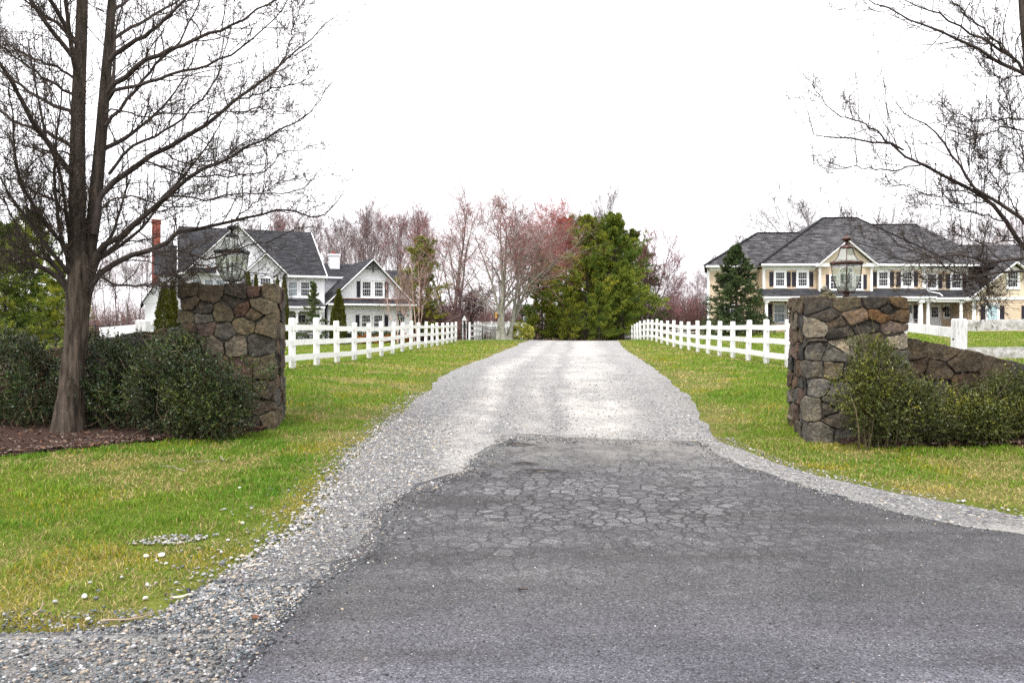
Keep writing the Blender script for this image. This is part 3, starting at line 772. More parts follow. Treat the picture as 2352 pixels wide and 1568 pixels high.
def pillar(loc, rz, w, h, front, seed, label, nx, nz, metric, grp):
    rng = random.Random(seed)
    e = empty('stone_pillar', loc, label, 'stone pillar', grp, rz)
    S_, T_ = pillar_seeds(front, w, h, rng, nx, nz)
    stonework('stones', S_, metric, ((-w/2, -w/2, -.12), (w/2, w/2, h)), seed, e, tints=T_)
    MB().box((-w/2+.035, -w/2+.035, -.15), (w/2-.035, w/2-.035, h-.03)).build('mortar_core', M['mortar'], e)
    return e
BRN, TAN, GRY, DRK, ORG, LTAN = (.11,.085,.06), (.19,.155,.105), (.13,.117,.098), (.066,.057,.047), (.19,.105,.05), (.27,.235,.18)
fl = [(1245,265,BRN),(1400,290,BRN),(1590,280,DRK),(1710,260,(.12,.075,.06)),(1795,270,TAN),(1265,360,BRN),(1740,365,TAN),(1490,415,(.115,.095,.06)),(1340,392,DRK),(1625,395,(.14,.085,.06)),(1570,340,DRK),(1690,425),(1250,450,(.12,.105,.07)),(1345,460,GRY),(1640,500,(.16,.13,.08)),(1785,510,TAN),(1255,525,BRN),(1370,530,(.12,.085,.07)),(1490,550,GRY),(1735,635,(.10,.092,.078)),(1580,640),(1420,640),(1780,800,(.13,.105,.07)),(1605,800),(1450,790),(1280,700),(1620,950,(.10,.078,.05)),(1770,950,(.115,.095,.07)),(1450,950),(1740,1080,(.115,.09,.065)),(1600,1090),(1420,1100),(1690,1180,(.085,.07,.055)),(1790,1160,TAN),(1280,900),(1280,1080)]
fl = [((a - 1200) / 645 * 1.2, (1215 - b) / 985 * 1.91, *t) for a, b, *t in fl]
PLX, PLY, PLZ, PLR = -3.885, 11.19, -1.36, R(10)
pillar((PLX, PLY, PLZ), PLR, 1.2, 1.91, fl, 5, 'brown fieldstone gatepost with big irregular stones and a dark lantern on top', 4, 8, (1, 1, 1.15), 'stone gateposts')
fr = [(430,285,DRK),(620,270,(.15,.12,.075)),(840,265,DRK),(990,265,(.16,.11,.065)),(415,440,LTAN),(490,360,DRK),(690,365,(.15,.105,.07)),(850,360,ORG),(900,322,DRK),(970,355,(.135,.09,.055)),(545,415,BRN),(770,437,DRK),(940,440,(.16,.12,.1)),(570,475,DRK),(800,530,BRN),(985,540,LTAN),(600,560,LTAN),(430,610,(.125,.115,.10)),(510,625,(.14,.13,.11)),(880,640,GRY),(970,660,(.09,.088,.072)),(410,750,GRY),(510,750,TAN),(985,770,(.15,.12,.085)),(430,860,(.15,.14,.125)),(570,880,(.12,.115,.11)),(560,980,(.12,.115,.085)),(395,1030,(.15,.135,.11)),(500,1030,DRK),(560,1085,(.12,.10,.08)),(750,1090,(.08,.07,.06)),(440,1200,(.115,.105,.09)),(630,1215,(.14,.13,.115)),(850,1190),(800,950),(800,800),(680,760),(950,900),(950,1050),(970,1190)]
fr = [((a - 355) / 690 * 1.25, (1260 - b) / 1030 * 1.91, *t) for a, b, *t in fr]
PRX, PRY, PRZ, PRR = 4.65, 11.14, -1.53, R(-7.4)
pillar((PRX, PRY, PRZ), PRR, 1.25, 1.915, fr, 9, 'brown fieldstone gatepost with flat capping stones, small cairn and bronze lantern', 4, 9, (1, 1, 1.5), 'stone gateposts')

def wing(loc, rz, L, th, h0, h1, seed, label):
    """low stone wall whose top falls from h0 to h1 along local +x"""
    rng = random.Random(seed)
    e = empty('stone_wall', loc, label, 'stone wall', 'stone wing walls', rz)
    S_ = []
    nx = int(L / .34)
    for kx in range(nx):
        x = L * (kx + .5) / nx
        top = h0 + (h1 - h0) * x / L
        nzk = max(2, int(round(top / .26)))
        for kz in range(nzk):
            z = top * (kz + .5) / nzk
            for y in (-th / 2 + .09, th / 2 - .09):
                S_.append((x + rng.uniform(-.12, .12), y, z + rng.uniform(-.07, .07)))
    nn = np.array([(h0 - h1) / L, 0, 1.0]); nn /= np.linalg.norm(nn)
    stonework('stones', S_, (1, 1, 1.3), ((0, -th/2, -.15), (L, th/2, h0 + .02)), seed, e, planes=[((0, 0, h0), nn)])
    mb = MB(); i = .035; t = th / 2 - i
    mb.add([(i,-t,-.18),(L-i,-t,-.18),(L-i,t,-.18),(i,t,-.18),(i,-t,h0-.06),(L-i,-t,h1-.06),(L-i,t,h1-.06),(i,t,h0-.06)], [(3,2,1,0),(4,5,6,7),(0,1,5,4),(1,2,6,5),(2,3,7,6),(3,0,4,7)])
    mb.build('mortar_core', M['mortar'], e)
    return e
zr = tz(5.5, 10.95)
wing((5.27, 10.95, zr), R(-3), 5.2, .42, -.14 - zr, -1.34 - zr, 13, 'rough stone wall sloping down from the right gatepost behind shrubs')
zl = tz(-5, 11.25)
wing((-4.5, 11.3, zl), R(180 - 4), 5.0, .42, .02 - zl, -.85 - zl, 17, 'low stone wall running from the left gatepost behind dark hedges')

# ------------------------------------------------------------------ lanterns
def lantern(loc, metal, label, rz):
    e = empty('post_lantern', loc, label, 'lantern', 'lanterns on the gateposts', rz)
    lathe(MB(), [(.095,0),(.098,.018),(.09,.03),(.06,.04),(.047,.055),(.043,.08),(.043,.10),(.055,.115)], 24).build('base', metal, e, True)
    body = [(.115,.118),(.165,.20),(.195,.28),(.212,.36),(.22,.44),(.222,.485)]
    roof = [(.222,.53),(.165,.56),(.125,.62),(.10,.69),(.088,.73)]
    gl = MB(); lathe(gl, body, 6, caps=False); gl.build('glass_panes', M['glass'], e)
    gr = MB(); lathe(gr, roof, 6, caps=False); gr.build('roof_glass', M['glass'], e)
    fr_ = MB()
    for k in range(6):
        a = k * math.pi / 3
        for prof in (body, roof):
            P = [((r_ + .002) * math.cos(a), (r_ + .002) * math.sin(a), z) for r_, z in prof]
            polytube(fr_, P, .0055, 6)
    fr_.build('frame_ribs', metal, e, True)
    lathe(MB(), [(.10,.10),(.122,.108),(.122,.122),(.09,.126)], 6).build('lower_rim', metal, e)
    rim = MB(); lathe(rim, [(.212,.482),(.24,.49),(.25,.505),(.25,.522),(.238,.534),(.214,.538),(.205,.525),(.205,.49),(.212,.482)], 6, caps=False); rim.build('rim', metal, e)
    lathe(MB(), [(.092,.722),(.098,.732),(.085,.752),(.055,.772),(.022,.782),(.016,.80),(.026,.81),(.016,.822)], 24).build('cap', metal, e, True)
    lathe(MB(), [(.016,.818),(.045,.828),(.068,.846),(.07,.86),(.058,.876),(.03,.886),(.012,.893),(.009,.905),(.013,.913),(.006,.925),(.001,.95)], 24).build('finial', metal, e, True)
    lathe(MB(), [(.03,.12),(.034,.15),(.012,.17),(.009,.48),(.02,.49)], 12).build('stem', metal, e, True)
    for k in range(3):
        a = k * 2.094 + .5; x, y = .055 * math.cos(a), .055 * math.sin(a)
        c = lathe(MB(), [(.016,.25),(.016,.36)], 12, (x, y)).build('candle', M['dark_metal'] if k else M['candle'], e, True)
        lathe(MB(), [(.006,.36),(.016,.385),(.014,.41),(.003,.45)], 12, (x, y)).build('bulb', M['candle'], c, True)
        polytube(mbx := MB(), [(0, 0, .24), (x * .6, y * .6, .235), (x, y, .255)], .006, 6); mbx.build('arm', metal, c, True)
    return e
lantern((PLX - .05, PLY, PLZ + 1.895), M['dark_metal'], 'dark grey glass lantern on the left stone gatepost behind branches', R(30))
lantern((PRX + .03, PRY, PRZ + 1.90), M['bronze'], 'reddish bronze glass lantern on the right stone gatepost', R(8))

# cairn of four small stones beside the right lantern
for k, (dx, dy, z, rx, ry, rz_, c, lab) in enumerate([
    (0, 0, .036, .115, .09, .045, (.15,.145,.08), 'broad mossy flat stone at the bottom of the cairn'), (.012, .01, .085, .10, .08, .036, (.12,.115,.075), 'dark mossy stone, second from bottom in the cairn'),
    (-.006, 0, .124, .072, .06, .03, (.20,.185,.14), 'flat lichen stone just under the top of the cairn'), (-.02, 0, .16, .045, .04, .026, (.42,.40,.35), 'pale small stone topping the cairn on the gatepost')]):
    o = rough_stone(k + 30, rx, ry, rz_, c, sub=3, amp=.16, flat=1).build('stone', M['stone'], None, True)
    o.location = (4.33 + dx, 10.98 + dy, PRZ + 1.905 + z); o.rotation_euler = (.05 * k, -.04 * k, k * 1.3)
    tag(o, lab, 'stone', 'stones of the cairn on the gatepost')
# ------------------------------------------------------------------ fences
def fence(name, pts, label, cat, m, hgt=1.3, rails=(1.06, .67, .27), pw=.13, rail_h=.15, seed=1, skip=(), group=None, tops=None):
    r = rs(seed)
    o0 = np.array([pts[0][0], pts[0][1], tz(*pts[0])])
    e = empty(name, o0, label, cat, group)
    info = []
    for i, (x, y) in enumerate(pts):
        z = tz(x, y) if tops is None else tops[i] - hgt
        q = pts[min(i + 1, len(pts) - 1)]; p = pts[max(i - 1, 0)]
        a = math.atan2(q[1] - p[1], q[0] - p[0])
        h = hgt + .03 * r.randn()
        w = (pw if not hasattr(pw, '__len__') else pw[i]) / 2; c = .018
        mb = MB(); t = .92 + .1 * r.rand()
        V = [(-w,-w,-.2),(w,-w,-.2),(w,w,-.2),(-w,w,-.2),(-w,-w,h-c),(w,-w,h-c),(w,w,h-c),(-w,w,h-c),(-w+c,-w+c,h),(w-c,-w+c,h),(w-c,w-c,h),(-w+c,w-c,h)]
        mb.add(V, [(3,2,1,0),(0,1,5,4),(1,2,6,5),(2,3,7,6),(3,0,4,7),(4,5,9,8),(5,6,10,9),(6,7,11,10),(7,4,8,11),(8,9,10,11)], t)
        # dark mortise slots just under each rail
        o = mb.build('post', m, e)
        o.location = (x - o0[0], y - o0[1], z - o0[2]); o.rotation_euler = (.018 * r.randn(), .018 * r.randn(), a + .03 * r.randn())
        for rz_ in rails:
            MB().box((-.03, -w - .002, rz_ - rail_h / 2 - .03), (.03, w + .002, rz_ - rail_h / 2 - .003)).build('slot', M['dark_wall'], o)
        info.append((x, y, z))
    for i in range(len(pts) - 1):
        if i in skip: continue
        a, b = np.array(info[i]) - o0, np.array(info[i + 1]) - o0
        d = b - a; d /= np.linalg.norm(d)
        for rz_ in rails:
            j = .012 * r.randn(2)
            mb = MB(); off = np.array([-d[1], d[0], 0]) * .012 * r.randn()
            mb.bar(a + off + d * .01 + (0, 0, rz_ + j[0]), b + off - d * .01 + (0, 0, rz_ + j[1]), .045, rail_h, .93 + .1 * r.rand())
            mb.build('rail', m, e)
    return e
lf = [(-6.714 + .0549 * y, y) for y in (13.0, 14.9, 16.8, 18.6)] + [(-6.714 + .0549 * y, y) for y in np.arange(20.3, 55.5, 2.08)]
fence('board_fence', lf, 'white three rail fence along the left side of the drive', 'fence', M['fence'], seed=1, pw=[.17] + [.14] * 30)
rY = [12.5, 14.4, 16.6, 19.0] + list(np.arange(21.2, 47, 2.1)); rX = [7.0, 7.05, 7.15, 7.25] + [7.35 + .0425 * (y - 21.2) for y in np.arange(21.2, 47, 2.1)]
y = rY[-1] + 2.1; x = rX[-1]
while y < 69: x += .098 + .05 * ((y - 47) / 22); rX.append(x); rY.append(y); y += 2.1
fence('board_fence', list(zip(rX, rY)), 'white three rail fence along the right side of the drive', 'fence', M['fence'], seed=2, pw=[.17] + [.14] * 40)
ex, ey = rX[-1], rY[-1]
fence('board_fence', [(ex - .02 + .0 * i, ey + .8 + 1.5 * i) if i < 1 else (ex - .14 * i, ey + .8 + 1.25 * i) for i in range(6)], 'weathered grey unpainted fence beyond the white one, below the pines', 'fence', M['grey_wood'], hgt=1.2, rails=(1.0, .62, .25), seed=3)
# street-side runs of the two fences
fence('board_fence', [(9.35, 12.15), (11.8, 11.9), (14.2, 11.7)], 'white front fence rails right of the big post, above the stone wall', 'fence', M['fence'], seed=4, rails=(1.10, .70, .28), rail_h=.17, tops=[.22, .26, .30])
def front_rails(a, b, z0, z1, label, n, m, zs):
    a = np.array([*a, 0.0]); b = np.array([*b, 0.0]); e = empty('fence_panel', (a[0], a[1], 0), label, 'fence')
    for k, z in enumerate(zs):
        mb = MB(); mb.bar((0, 0, z0 + z), b - a + (0, 0, z1 + z), .045, .17, .97); mb.build('rail', m, e)
    return e
front_rails((7.1, 12.5), (9.28, 12.16), .02, .05, 'long white rails fixed to the big square fence post', 2, M['fence'], (0, -.43, -.86))
front_rails((-6.1, 12.95), (-6.72, 13.0), -.05, -.10, 'short white rail end left of the trunk-side corner post', 1, M['white_trim'], (0, -.3))
# short angled piece after the gate at the end of the left fence
fence('board_fence', [(-3.05, 57.2), (-2.72, 58.6), (-2.55, 60.2), (-2.45, 62.0)], 'short white fence piece turning away beyond the gate gap', 'fence', M['fence'], seed=6)
# low white rails far behind the right fence
fence('board_fence', [(12.2 + 2.6 * i, 84 - .3 * i) for i in range(4)], 'low white two rail fence far behind the right lawn', 'fence', M['white_trim'], hgt=.9, rails=(.8, .45), seed=7, pw=.1, rail_h=.09)

def picket(a, b, h, label, n):
    a = np.array(a, float); b = np.array(b, float); za, zb = tz(*a), tz(*b)
    e = empty('metal_fence', (a[0], a[1], za), label, 'metal fence')
    d = np.array([b[0] - a[0], b[1] - a[1], zb - za])
    mb = MB()
    for i in range(n + 1):
        p = d * i / n; mb.bar(p, p + (0, 0, h), .022, .022, up=(0, 1, 0))
    mb.build('pickets', M['black_iron'], e)
    for z in (.12, h - .22, h - .06):
        mb = MB(); mb.bar((0, 0, z), d + (0, 0, z), .03, .04); mb.build('rail', M['black_iron'], e)
    for i in range(0, n + 1, 8):
        p = d * i / n; mb = MB(); mb.bar(p, p + (0, 0, h + .08), .06, .06, up=(0, 1, 0)); mb.build('post', M['black_iron'], e)
picket((-3.62, 57.0), (-3.12, 57.2), 1.15, 'black metal picket gate between the white fence ends', 5)
picket((-2.3, 62.4), (2.6, 63.5), 1.05, 'black metal picket fence behind the twin maple trunks', 40)
picket((6.0, 70), (13, 71), 1.1, 'black metal picket fence in the shade under the pines', 56)
picket((-36, 58), (-24.5, 55), 1.5, 'black metal picket fence in front of the left evergreens', 84)

# white panel wall, pointed white arbor and dark shed behind the maple
def panel(a, b, h, label):
    a = np.array(a, float); b = np.array(b, float); za = tz(*a)
    e = empty('panel_fence', (a[0], a[1], za), label, 'panel fence'); d = np.array([b[0]-a[0], b[1]-a[1], 0])
    mb = MB(); mb.bar((0, 0, h / 2), d + (0, 0, h / 2), .05, h); mb.build('panel', M['white_trim'], e)
    mb = MB(); mb.bar((0, 0, h + .03), d + (0, 0, h + .03), .12, .07); mb.build('cap_rail', M['white_trim'], e)
    for i in range(4):
        p = d * i / 3; mb = MB(); mb.bar(p, p + (0, 0, h + .15), .13, .13, up=(0, 1, 0)); mb.build('post', M['white_trim'], e)
panel((-3.1, 66), (1.1, 66.5), 1.45, 'solid white panel fence behind the maple trunks')
e = empty('garden_arbor', (-3.72, 62.5, tz(-3.72, 62.5)), 'narrow white garden arbor with a pointed roof by the gate', 'arbor')
for sx in (-.13, .13):
    MB().box((sx - .04, -.3, 0), (sx + .04, .3, 1.55)).build('side_panel', M['white_trim'], e)
MB().add([(-.2,-.36,1.55),(.2,-.36,1.55),(0,-.36,1.98),(-.2,.36,1.55),(.2,.36,1.55),(0,.36,1.98)], [(0,1,2),(5,4,3),(0,2,5,3),(2,1,4,5),(1,0,3,4)]).build('roof', M['white_trim'], e)
e = empty('garden_shed', (1.45, 66.5, tz(1.45, 66.5)), 'dark garden shed with white window, mostly hidden by maple and pine', 'shed')
MB().box((-.62, 0, -.1), (.1, 1.2, 2.33)).build('wall', M['dark_wall'], e)
mb = MB(); mb.slab([(-.7,-.1,2.36),(.2,-.1,2.36),(.2,1.3,2.5),(-.7,1.3,2.5)], .06); mb.build('roof', M['roof_white'], e)
w = MB()
for a in ((-1.42+.9,-1.38+.9),( -1.05+.9,-1.01+.9)): w.box((a[0]-.0,-.05,1.55),(a[1],-.003,2.2))
w.box((-.48,-.05,1.55),(-.15,-.003,1.6)); w.box((-.48,-.05,2.15),(-.15,-.003,2.2)); w = w.build('window', M['white_trim'], e)
MB().box((-.485,-.025,1.595),(-.145,-.004,2.155)).build('pane', M['curtain_glass'], w)

def lamp_post(x, y, h, label):
    e = empty('lamp_post', (x, y, tz(x, y)), label, 'lamp post', 'black lamp posts by the white house')
    lathe(MB(), [(.07,0),(.07,.12),(.04,.16),(.035,h-.62),(.06,h-.60),(.03,h-.56)], 12).build('post', M['black_iron'], e, True)
    lathe(MB(), [(.07,h-.56),(.12,h-.24)], 6, caps=False).build('glass_panes', M['glass'], e)
    mb = MB()
    for k in range(6):
        a = k * 1.0472; polytube(mb, [(.07*math.cos(a),.07*math.sin(a),h-.56),(.12*math.cos(a),.12*math.sin(a),h-.24)], .012, 5)
    mb.build('frame', M['black_iron'], e)
    lathe(MB(), [(.16,h-.25),(.17,h-.22),(.09,h-.12),(.03,h-.05),(.035,h-.03),(.005,h+.06)], 12).build('cap', M['black_iron'], e, True)
    lathe(MB(), [(.03,h-.54),(.03,h-.36),(.005,h-.33)], 8).build('bulb', M['candle'], e, True)
lamp_post(-6.78, 48, 2.08, 'taller black lamp post with lantern behind the left fence')
lamp_post(-7.15, 52, 1.9, 'lower black lantern post just right of the taller one')
e = empty('bird_feeder', (-1.27, 56.2, tz(-1.27, 56.2)), 'small amber bird feeder hanging beside the maple trunk', 'bird feeder')
mb = MB(); polytube(mb, [(.0,0,0),(0,0,1.6),(.02,0,2.0),(.08,0,2.12),(.14,0,2.05),(.15,0,1.95)], .012, 6); mb.build('hook_pole', M['black_iron'], e)
lathe(MB(), [(.09,1.55),(.1,1.58),(.06,1.6),(.06,1.82),(.11,1.84),(.02,1.94)], 12, (.15, 0)).build('feeder', mat('amber_plastic', (.55, .3, .04), .4), e)

# ------------------------------------------------------------------ house parts
class House:
    def __init__(s, name, loc, rz, label):
        s.e = empty(name, loc, label, 'house', None, rz)
    def clap(s, name, m, u0, u1, z0, z1, v, step=.14, gable=None):
        """lapped boards facing local -y; gable: (centre u, apex z, half width at z0) trims each board to the slope"""
        mb = MB(); z = z0
        while z < z1 - 1e-3:
            zt = min(z + step, z1); a, b, a2, b2 = u0, u1, u0, u1
            if gable:
                cu, za, hw = gable
                f = lambda q: hw * max(0, (za - q)) / (za - z0)
                a, b, a2, b2 = cu - f(z), cu + f(z), cu - f(zt), cu + f(zt)
            if b - a > .03:
                mb.add([(a, v - .022, z), (b, v - .022, z), (b2, v - .002, zt), (a2, v - .002, zt), (a, v, z), (b, v, z)], [(0, 1, 2, 3), (4, 5, 1, 0)])
            z = zt
        return mb.build(name, m, s.e)
    def clap_side(s, name, m, v0, v1, z0, z1, u, sgn, step=.14):
        mb = MB(); z = z0
        while z < z1 - 1e-3:
            zt = min(z + step, z1)
            V = [(u + sgn*.022, v0, z), (u + sgn*.022, v1, z), (u + sgn*.002, v1, zt), (u + sgn*.002, v0, zt), (u, v0, z), (u, v1, z)]
            mb.add(V, [(0, 1, 2, 3), (4, 5, 1, 0)] if sgn > 0 else [(3, 2, 1, 0), (0, 1, 5, 4)])
            z = zt
        return mb.build(name, m, s.e)
    def box(s, name, m, lo, hi, par=None):
        return MB().box(lo, hi).build(name, m, par or s.e)
    def window(s, u, z, w, h, v, cols=3, rows=2, glass='window_glass', trim=.10, head=.0, shut=0.0, split=True, par=None):
        """double hung window: casing + muntins (window) > pane; shutters beside it"""
        mb = MB(); f = v - .07; bk = v - .024
        u0, u1, z0, z1 = u - w/2, u + w/2, z - h/2, z + h/2
        mb.box((u0 - trim, f, z0 - trim*.9), (u0, bk, z1 + trim)); mb.box((u1, f, z0 - trim*.9), (u1 + trim, bk, z1 + trim))
        mb.box((u0, f, z1), (u1, bk, z1 + trim)); mb.box((u0, f, z0 - trim*.9), (u1, bk, z0))
        mb.box((u0 - trim - .03, f - .04, z0 - trim*.9 - .05), (u1 + trim + .03, bk, z0 - trim*.9 - .002))
        if head: mb.box((u0 - trim - .05, f - .05, z1 + trim + .002), (u1 + trim + .05, bk, z1 + trim + head))
        halves = [(z0, z)] + [(z, z1)] if split else [(z0, z1)]
        for k, (a, b) in enumerate(halves):
            y = v - .045 - (.012 if k else 0); rw = .035; mw = .016
            mb.box((u0, y, a + .001), (u0 + rw, y + .025, b)); mb.box((u1 - rw, y, a + .001), (u1, y + .025, b))
            mb.box((u0 + rw, y, a + .001), (u1 - rw, y + .025, a + rw)); mb.box((u0 + rw, y, b - rw), (u1 - rw, y + .025, b - .001))
            for i in range(1, cols):
                q = u0 + w * i / cols; mb.box((q - mw/2, y + .004, a + rw), (q + mw/2, y + .024, b - rw))
            for i in range(1, rows):
                q = a + (b - a) * i / rows; mb.box((u0 + rw, y + .005, q - mw/2), (u1 - rw, y + .023, q + mw/2))
        o = mb.build('window', M['white_trim'], s.e)
        MB().box((u0 + .002, v - .03, z0 + .002), (u1 - .002, v - .026, z1 - .002)).build('pane', M[glass], o)
        if shut:
            for sg in ((-1, 1) if shut > 0 else ()):
                s.shutter(u + sg * (w/2 + trim + .03 + shut/2), z, shut, h + .05, v)
        return o
    def shutter(s, u, z, w, h, v):
        mb = MB(); a, b = u - w/2, u + w/2; z0, z1 = z - h/2, z + h/2; t = .05
        mb.box((a, v - .065, z0), (a + t, v - .025, z1)); mb.box((b - t, v - .065, z0), (b, v - .025, z1))
        for q in (z0, z - .03, z1 - .07): mb.box((a + t, v - .065, q), (b - t, v - .025, q + .07))
        mb.box((a + t, v - .045, z0 + .07), (b - t, v - .027, z1 - .07))
        mb.build('shutter', M['black_paint'], s.e)
    def column(s, u, v, z0, z1, r):
        mb = MB(); mb.box((u - r*1.35, v - r*1.35, z0), (u + r*1.35, v + r*1.35, z0 + .12)); mb.box((u - r*1.35, v - r*1.35, z1 - .10), (u + r*1.35, v + r*1.35, z1))
        lathe(mb, [(r*1.2, z0 + .12), (r, z0 + .2), (r, z0 + .9), (r*.84, z1 - .2), (r*1.15, z1 - .1)], 16, (u, v), caps=False)
        return mb.build('column', M['white_trim'], s.e)
    def gutter(s, a, b, name='gutter', h=.16, d=.14):
        mb = MB(); mb.bar(a, b, d, h); return mb.build(name, M['white_trim'], s.e)
    def roof(s, name, polys, m, th=.16):
        mb = MB()
        for P in polys: mb.slab(P, th)
        return mb.build(name, M[m], s.e)
    def pipe(s, pts, r=.05, name='downspout'):
        mb = MB(); polytube(mb, pts, r, 8); return mb.build(name, M['white_trim'], s.e)

# ------------------------------------------------------------------ tan house (local origin at X=29, Y=70)
T = House('tan_house', (29, 70, -.47), 0, 'large tan clapboard house with black shutters and grey hipped roof')
g = .47; X_ = lambda x: x - 29.0
W = 'tan_side'
def Z(z): return z + g
# walls
T.clap('wall', M[W], X_(17.6), X_(22.1), 0, Z(5.2), 1.5)
T.clap('wall', M[W], X_(22.1), X_(26.75), Z(2.4), Z(5.15), 0)
T.clap('wall', M[W], X_(26.75), X_(31.4), Z(2.6), Z(5.2), -.6)
T.clap('wall', M[W], X_(31.4), X_(36.2), Z(2.4), Z(5.15), 0)
T.clap('wall', M[W], X_(36.2), X_(40.3), Z(2.4), Z(5.05), .35)
T.clap('porch_wall', M[W], X_(21.6), X_(39.4), 0, Z(2.5), 1.5)
MB().add([(X_(17.6),1.5,0),(X_(19.0),7.2,0),(X_(19.0),7.2,Z(5.2)),(X_(17.6),1.5,Z(5.2))],[(3,2,1,0)]).build('side_wall', M[W], T.e)
T.clap_side('side_wall', M[W], -.6, 0, Z(2.6), Z(5.2), X_(26.75), -1)
T.clap_side('side_wall', M[W], -.6, 0, Z(2.6), Z(5.2), X_(31.4), 1)
T.clap_side('side_wall', M[W], 0, 1.5, Z(2.4), Z(5.15), X_(22.1), -1)
T.box('house_core', M['dark_wall'], (X_(21.6), 1.53, -.3), (X_(40.28), 11, Z(5.1)))
T.box('house_core', M['dark_wall'], (X_(22.12), .38, Z(2.45)), (X_(40.28), 1.52, Z(5.05)))
T.box('house_core', M['dark_wall'], (X_(26.78), -.57, Z(2.65)), (X_(31.37), .37, Z(5.15)))
T.box('foundation', M['mortar'], (X_(17.7), 1.49, -.6), (X_(40), 1.528, .0))
# corner boards and frieze
for u, v, z0, z1, w in ((17.62, 1.44, 0, 5.2, .2), (22.13, -.06, 2.6, 5.15, .22), (26.82, -.66, 3.0, 5.2, .2), (31.32, -.66, 3.0, 5.2, .2), (36.2, -.06, 2.7, 5.15, .3), (40.2, .29, 2.6, 5.05, .2)):
    T.box('corner_board', M['white_trim'], (X_(u) - w/2, v, Z(z0)), (X_(u) + w/2, v + .05, Z(z1)))
T.box('frieze', M['white_trim'], (X_(22.0), -.05, Z(4.98)), (X_(26.7), -.002, Z(5.28)))
T.box('frieze', M['white_trim'], (X_(31.45), -.05, Z(4.98)), (X_(36.3), -.002, Z(5.28)))
T.box('frieze', M['white_trim'], (X_(36.36), .30, Z(4.90)), (X_(40.3), .348, Z(5.2)))
T.box('frieze', M['white_trim'], (X_(17.6), 1.44, Z(5.0)), (X_(22.0), 1.478, Z(5.28)))
T.box('soffit', M['white_trim'], (X_(21.7), -.55, Z(5.27)), (X_(40.6), .6, Z(5.32)))
T.box('soffit', M['white_trim'], (X_(17.3), 1.0, Z(5.272)), (X_(22.0), 1.6, Z(5.318)))
T.gutter((X_(21.7), -.6, Z(5.39)), (X_(26.5), -.6, Z(5.39)), h=.17); T.gutter((X_(31.65), -.6, Z(5.38)), (X_(40.7), -.6, Z(5.33)), h=.17)
T.gutter((X_(17.25), .95, Z(5.37)), (X_(21.7), .95, Z(5.37)), h=.17)
# roofs
ze = Z(5.42)
A_, B_ = (X_(21.6), -.6, ze), (X_(38.9), -.6, ze)
r0, r1 = (X_(29.7), 6.0, Z(10.37)), (X_(32.9), 6.0, Z(10.37))
T.roof('roof', [[A_, B_, r1, r0], [A_, r0, (X_(21.6), 12.5, ze)], [B_, (X_(38.9), 12.5, ze), r1], [(X_(21.6), 12.5, ze), r0, r1, (X_(38.9), 12.5, ze)]], 'roof_tan')
r2, r3 = (X_(33.5), 5.2, Z(9.62)), (X_(38.2), 5.2, Z(9.62))
T.roof('roof', [[(X_(34.5), -.55, ze), (X_(42.9), -.55, Z(5.36)), r3, r2], [(X_(42.9), -.55, Z(5.36)), (X_(42.9), 11, Z(5.36)), r3], [(X_(30), 11, ze), r2, r3, (X_(42.9), 11, Z(5.36))]], 'roof_tan')
l0, l1 = (X_(23.3), 5.6, Z(8.88)), (X_(29), 5.6, Z(8.88))
T.roof('roof', [[(X_(17.1), .9, ze), (X_(26), .9, ze), l1, l0], [(X_(17.1), .9, ze), l0, (X_(18.9), 8.0, ze)], [(X_(18.9), 8.0, ze), l0, l1, (X_(26), 11.5, ze)]], 'roof_tan')
# hip caps
def hip(a, b, m='roof_tan'):
    mb = MB(); mb.bar(np.array(a) + (0, 0, .03), np.array(b) + (0, 0, .03), .26, .07, .9); mb.build('ridge_cap', M[m], T.e)
hip(A_, r0); hip(r0, r1); hip(B_, r1); hip(r2, r3); hip(l0, l1); hip((X_(17.1), .9, ze), l0)
# centre gable
gz, ga, hw = Z(5.55), Z(7.62), 2.55
T.roof('gable_roof', [[(X_(29.1) - hw, -1.0, gz - .06), (X_(29.1), -1.0, ga), (X_(29.1), 3.0, ga), (X_(29.1) - hw, 3.0, gz - .06)], [(X_(29.1), -1.0, ga), (X_(29.1) + hw, -1.0, gz - .06), (X_(29.1) + hw, 3.0, gz - .06), (X_(29.1), 3.0, ga)]], 'roof_tan')
T.clap('gable_shingles', M['cream_shingle'], 0, 0, Z(5.4), ga - .2, -.61, .16, (X_(29.1), ga - .2, 2.35))
mb = MB()
for sg in (-1, 1):
    mb.bar((X_(29.1) + sg * (hw + .05), -1.04, gz - .25), (X_(29.1) + sg*.02, -1.04, ga - .17), .06, .30, up=(0, 1, 0))
mb.build('rake_board', M['white_trim'], T.e)
for sg in (-1, 1):
    T.box('eave_return', M['white_trim'], (X_(29.1) + sg * 2.15 - .52, -1.0, Z(5.2)), (X_(29.1) + sg * 2.15 + .52, -.55, Z(5.5)))
T.box('frieze', M['white_trim'], (X_(27.46), -.66, Z(5.22)), (X_(30.74), -.625, Z(5.44)))
# upper windows
for x in (23.55, 25.53, 32.62, 34.72):
    T.window(X_(x), Z(4.17), .78, 1.22, 0, 4, 2, trim=.17, shut=.34)
for x in (37.08, 39.22):
    T.window(X_(x), Z(4.02), .78, 1.22, .35, 4, 2, trim=.14, shut=.33)
